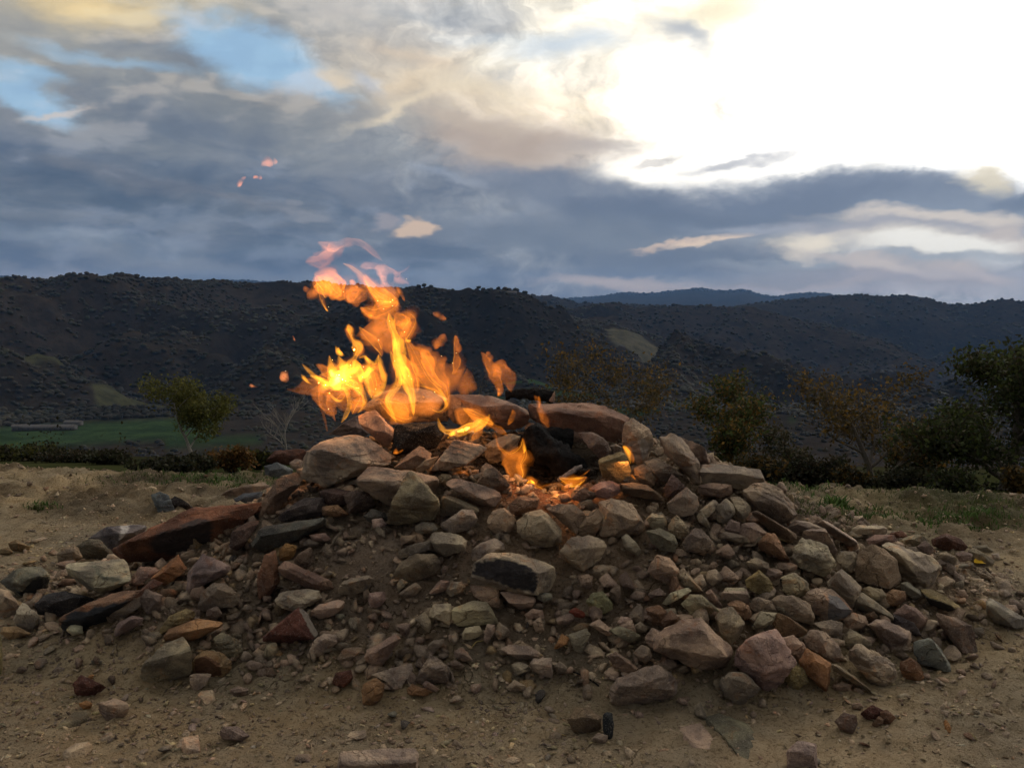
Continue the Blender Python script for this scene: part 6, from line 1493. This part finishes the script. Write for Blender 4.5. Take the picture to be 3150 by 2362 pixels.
flame(1230, 1290, 3.98, "tall yellow orange flame rising from the middle left of the heap", [
 ("A","y","1100 688 3,1106 740 22,1130 820 18,1155 890 28,1158 960 30,1180 1040 32,1208 1120 40,1235 1200 30,1255 1290 18,1266 1385 4"),
 ("A","y","1120 800 4,1140 870 14,1150 930 20,1170 1010 22,1195 1090 20,1215 1150 6",{"hollow":False}),
 ("A","y","1108 950 5,1128 1010 14,1160 1090 18,1165 1165 18,1118 1235 16,1090 1290 14,1118 1370 10,1150 1440 3"),
 ("A","o","1205 875 4,1232 900 18,1268 960 40,1318 1050 60,1372 1130 60,1435 1195 42,1485 1260 24,1490 1330 14,1440 1368 7,1390 1350 3"),
 ("A","o","1318 930 4,1348 970 22,1402 1060 16,1440 1130 18,1490 1185 16,1502 1290 8,1490 1340 3"),
 ("A","o","1180 690 8,1235 700 24,1270 740 28,1235 800 40,1195 860 36,1170 930 30,1150 980 8"),
 ("A","y","1210 850 3,1222 880 7,1245 880 5,1235 860 2",{"hollow":False}),
 ("A","o","893 785 3,940 840 24,1000 895 28,1038 950 16,1050 990 3"),
 ("A","d","960 690 14,1010 720 70,1050 790 90,1090 860 70,1120 930 40,1140 980 10",{"wob":.5}),
 ("A","o","1000 1290 3,1040 1280 14,1095 1320 40,1160 1370 64,1220 1410 40,1260 1400 8"),
 ("A","d","1080 1180 20,1120 1260 60,1190 1330 70,1280 1340 60,1400 1300 50,1490 1260 20",{"wob":.5}),
 ("A","y","1270 1180 4,1350 1195 8,1430 1228 8,1490 1300 4",{"hollow":False}),
 ("A","y","1310 1000 4,1350 1080 8,1400 1150 8,1460 1200 4",{"hollow":False}),
 ("A","y","1165 1100 4,1200 1160 9,1240 1240 9,1262 1340 8,1264 1395 3",{"hollow":False}),
 ("A","d","1290 900 6,1340 980 44,1400 1060 52,1450 1140 50,1490 1220 30,1500 1280 8",{"wob":.5}),
 ("A","o","1150 740 8,1190 800 44,1215 760 40,1240 720 12"),
 ("A","o","1150 960 8,1190 1030 44,1230 1100 52,1270 1170 40,1290 1230 10"),
 ("A","o","1120 700 10,1160 720 30,1190 780 40,1180 850 30"),
 ("A","y","1390 1160 4,1440 1210 10,1480 1270 12,1490 1320 8,1470 1350 3",{"hollow":False}),
 ("A","o","1080 1300 10,1100 1240 12,1150 1180 20,1200 1150 20"),
])
flame(1180, 960, 4.0, "pink and orange plume breaking up above the tall flame against the sky", [
 ("A","o","785 355 3,840 380 18,900 430 24,950 500 26,1000 560 32,1060 605 44,1120 625 38,1160 600 16"),
 ("A","o","900 655 3,940 672 20,1000 690 34,1060 672 42,1120 650 32,1160 615 14"),
 ("A","o","1150 515 10,1180 560 16,1208 615 3",{"hollow":False}),
 ("A","p","1242 368 2,1212 398 7,1170 420 10,1130 440 22,1160 462 24,1215 480 12,1235 500 3"),
 ("A","p","1000 380 12,1045 410 32,1075 450 34,1050 490 30,1100 530 30,1150 560 10"),
 ("A","p","1055 338 3,1000 292 16,940 235 16,870 202 16,800 215 24,720 245 26,650 225 16,610 210 4"),
 ("A","d","730 250 14,670 310 40,600 345 36,530 345 10",{"depth":.35}),
 ("A","p","525 350 3,560 330 14,620 320 20,700 280 18,760 250 6"),
 ("A","d","780 480 10,830 560 50,870 600 62,890 560 50,850 490 20"),
 ("A","o","828 470 5,850 485 18,872 505 14,885 520 4",{"hollow":False}),
 ("A","d","1000 590 20,1060 560 60,1110 560 60,1150 600 30",{"depth":.4}),
 ("A","y","940 470 3,965 520 7,990 560 7,1020 590 3",{"hollow":False}),
 ("A","o","905 655 5,930 680 16,970 705 12,985 712 3",{"hollow":False}),
 ("A","o","930 430 6,960 480 22,1000 530 34,1050 570 44,1100 590 36,1140 600 10"),
 ("A","d","840 500 8,850 550 50,870 600 54,880 650 14"),
 ("A","p","900 380 6,960 370 20,1030 380 26,1100 400 18,1160 420 6"),
 ("A","d","640 230 6,680 270 40,740 260 36,800 240 10",{"depth":.3}),
 ("A","p","1010 400 6,1040 430 16,1060 480 12,1070 505 4",{"hollow":False}),
])
flame(1000, 920, 3.95, "rounded orange flame puff floating left of the plume with a tail hanging down", [
 ("A","o","588 425 8,650 440 38,700 480 62,735 540 52,780 580 24,806 592 3"),
 ("A","o","600 440 6,612 500 12,632 560 18,652 620 14,682 682 3"),
 ("A","d","528 510 8,545 545 26,590 560 26,620 540 8",{"hollow":False}),
 ("A","y","640 600 4,650 630 8,670 665 6,685 682 2",{"hollow":False}),
 ("A","o","610 440 8,650 480 40,680 530 46,700 580 18"),
 ("A","o","660 450 8,700 500 34,740 550 40,770 585 10"),
 ("A","o","590 440 6,610 480 26,640 520 30,660 560 20,670 590 6"),
])
W_ = [
 ("A","s","445 848 3,450 862 9,460 882 4","tiny spark flame floating high left of the tall flame",3.9),
 ("A","s","408 1085 4,392 1110 22,378 1140 22,365 1160 4","small orange wisp floating off the left end of the fire",3.9),
 ("A","s","145 1182 3,170 1188 9,205 1198 3","lowest farthest left tiny orange wisp beside the heap",3.85),
 ("A","d","1395 690 5,1430 705 22,1460 725 20,1490 735 5","dull red wisp right of the tall flame, upper one",4.1),
 ("A","d","1480 835 6,1455 870 30,1425 905 30,1410 940 10","dull red wisp right of the tall flame, lower one",4.1),
 ("S","s","803 510 4,820 503 11,840 500 12,852 498 3","pink wisp high in the sky left of the plume, largest of three",4.0),
 ("S","s","757 545 3,745 552 8,738 566 8,733 576 3","pink wisp high in the sky, leftmost of three",4.0),
 ("S","d","780 545 4,792 546 9,806 548 4","faint pink wisp between the two brighter ones in the sky",4.0),
]
for tl, m, pts, lab, y in W_:
    a = [float(q) for q in pts.replace(",", " ").split()]; ox, oy, k = TILE[tl]
    flame(ox + a[0] * k, oy + a[1] * k, y, lab, [(tl, m, pts, {"hollow": False})], name="flame_wisp")
flame(1430, 1200, 4.2, "dim orange flame with a thin pointed tip behind the flat tan slab", [
 ("A","o","1548 842 3,1556 880 14,1552 930 12,1558 980 14,1562 1030 24,1552 1080 18,1530 1110 4"),
 ("A","d","1550 845 8,1560 890 22,1575 960 18"),
 ("A","d","1480 980 8,1460 1040 34,1500 1110 60,1570 1170 80,1650 1190 50,1700 1200 14",{"wob":.6,"depth":.3}),
])
flame(1535, 1200, 4.25, "curling orange flame standing on the back rim beside the burnt log end", [
 ("A","o","1722 958 3,1748 985 12,1775 1040 22,1800 1085 36,1830 1130 26,1850 1190 16,1852 1235 12,1835 1262 3"),
 ("A","d","1800 1040 12,1850 1070 44,1890 1120 40,1920 1190 26,1930 1230 6"),
 ("A","d","1760 960 5,1775 975 16,1790 1000 14,1780 1030 5"),
 ("A","o","1845 1200 3,1850 1230 8,1840 1255 4",{"hollow":False}),
])
flame(1430, 1320, 3.72, "low bright yellow flame licking across the middle of the heap", [
 ("A","y","1430 1400 3,1448 1460 14,1490 1500 20,1560 1500 22,1640 1470 26,1710 1450 26,1765 1415 14,1785 1380 4"),
 ("A","y","1460 1490 5,1540 1490 10,1610 1480 12,1690 1450 10,1740 1400 4",{"hollow":False}),
 ("A","w","1560 1500 4,1600 1490 9,1625 1480 9,1650 1470 3",{"hollow":False}),
 ("A","o","1600 1340 3,1660 1370 24,1720 1400 30,1770 1430 26,1810 1450 8"),
 ("A","y","1495 1545 3,1520 1520 12,1550 1500 12",{"hollow":False}),
 ("A","o","1658 1565 3,1680 1535 14,1710 1490 18,1730 1460 10"),
 ("A","o","1760 1440 8,1820 1465 18,1875 1500 14,1912 1538 3"),
 ("A","d","1560 1340 10,1600 1400 60,1660 1440 60,1740 1450 30"),
 ("A","o","1815 1490 3,1830 1550 10,1845 1610 8,1900 1650 4",{"hollow":False}),
])
flame(1600, 1420, 3.62, "orange flame winding down the left side of the hollow", [
 ("C","o","1610 350 3,1640 400 10,1690 440 22,1745 430 26,1785 385 14,1790 345 10,1785 325 3"),
 ("C","o","1800 400 14,1790 450 34,1765 510 34,1785 570 22,1770 620 18,1760 650 3"),
 ("C","o","1790 640 4,1820 625 18,1850 625 26,1870 650 20,1920 680 18,1945 705 14,1940 738 3"),
 ("C","y","1785 335 3,1795 370 9,1800 410 10,1790 430 3",{"hollow":False}),
 ("C","y","1815 625 4,1845 622 14,1870 635 5",{"hollow":False}),
 ("C","d","1640 420 10,1700 480 50,1730 550 50,1760 600 30,1790 650 10"),
 ("C","o","1875 670 2,1950 645 6,2040 628 5,2060 625 2",{"hollow":False}),
])
flame(1760, 1490, 3.55, "wide low yellow flame at the bottom of the hollow, right part", [
 ("D","o","265 705 4,320 730 22,390 730 26,440 710 10,450 700 3"),
 ("D","y","275 706 3,330 712 7,390 712 9,440 702 3",{"hollow":False}),
 ("D","y","300 745 3,350 765 9,395 760 10,420 730 4",{"hollow":False}),
 ("D","d","280 760 8,310 780 20,360 790 16"),
 ("D","o","400 700 3,440 680 7,480 645 3",{"hollow":False}),
])
flame(1925, 1400, 3.55, "narrow flame between the square ochre block and the pale rim boulder", [
 ("D","y","697 488 3,715 505 14,735 535 16,745 575 9,752 612 3",{"hollow":False}),
 ("D","o","700 490 6,730 520 20,760 570 14,770 610 4"),
])
flame(1940, 1465, 3.5, "tiny flame at the foot of the square ochre block", [("D","o","738 680 3,755 688 10,775 705 8,785 722 3",{"hollow":False})])
flame(1660, 1290, 4.0, "faint upright orange flame in front of the long back slab", [
 ("D","d","128 148 3,132 200 16,142 260 20,170 320 20,200 375 5"),
 ("D","o","126 150 3,130 195 10,128 240 4",{"hollow":False})])
flame(1230, 1380, 3.72, "small orange flame in the dark gap under the charred block", [
 ("C","o","903 435 3,930 415 12,975 398 12,1035 375 4",{"hollow":False}), ("C","o","905 428 3,940 425 8,975 405 4",{"hollow":False})])
flame(1570, 1290, 3.95, "small slanting orange flame in front of the flat tan slab", [("A","o","1940 1348 3,1945 1380 14,1925 1425 14,1905 1455 3")])
flame(1410, 1460, 3.55, "dull orange glow of flame low between stones right of the tilted slab", [("C","d","1305 575 3,1360 558 10,1400 562 10,1440 600 3",{"hollow":False})])
flame(1585, 1330, 3.9, "thin red orange lick over the top of the hollow", [("A","d","2085 1250 3,2110 1290 18,2125 1350 20,2150 1420 5")])

fire_light(1040, 1180, 3.85, 1.3, .10); fire_light(1230, 1180, 3.9, 1.8, .12); fire_light(1430, 1310, 3.62, .6, .06)
fire_light(1600, 1400, 3.52, .6, .05); fire_light(1750, 1475, 3.5, .5, .04); fire_light(1925, 1420, 3.48, .2, .03)

# ---------------------------------------------------------------- haze over the valley
V, Fq = box(-20500, 20500, -5000, 20500, -700, 650)
mh = bpy.data.materials.new("haze"); mh.use_nodes = True; T = NT(mh.node_tree)
pv = T.node("ShaderNodeVolumePrincipled"); pv.inputs['Color'].default_value = (.24, .50, 1.0, 1); pv.inputs['Density'].default_value = 2.5e-5; pv.inputs['Anisotropy'].default_value = .1
oo = T.node("ShaderNodeOutputMaterial"); T.l.new(pv.outputs[0], oo.inputs['Volume']); mh.cycles.homogeneous_volume = True
hz = mesh_np("haze", V, Fq, mh, smoothf=False); tag(hz, kind="stuff")
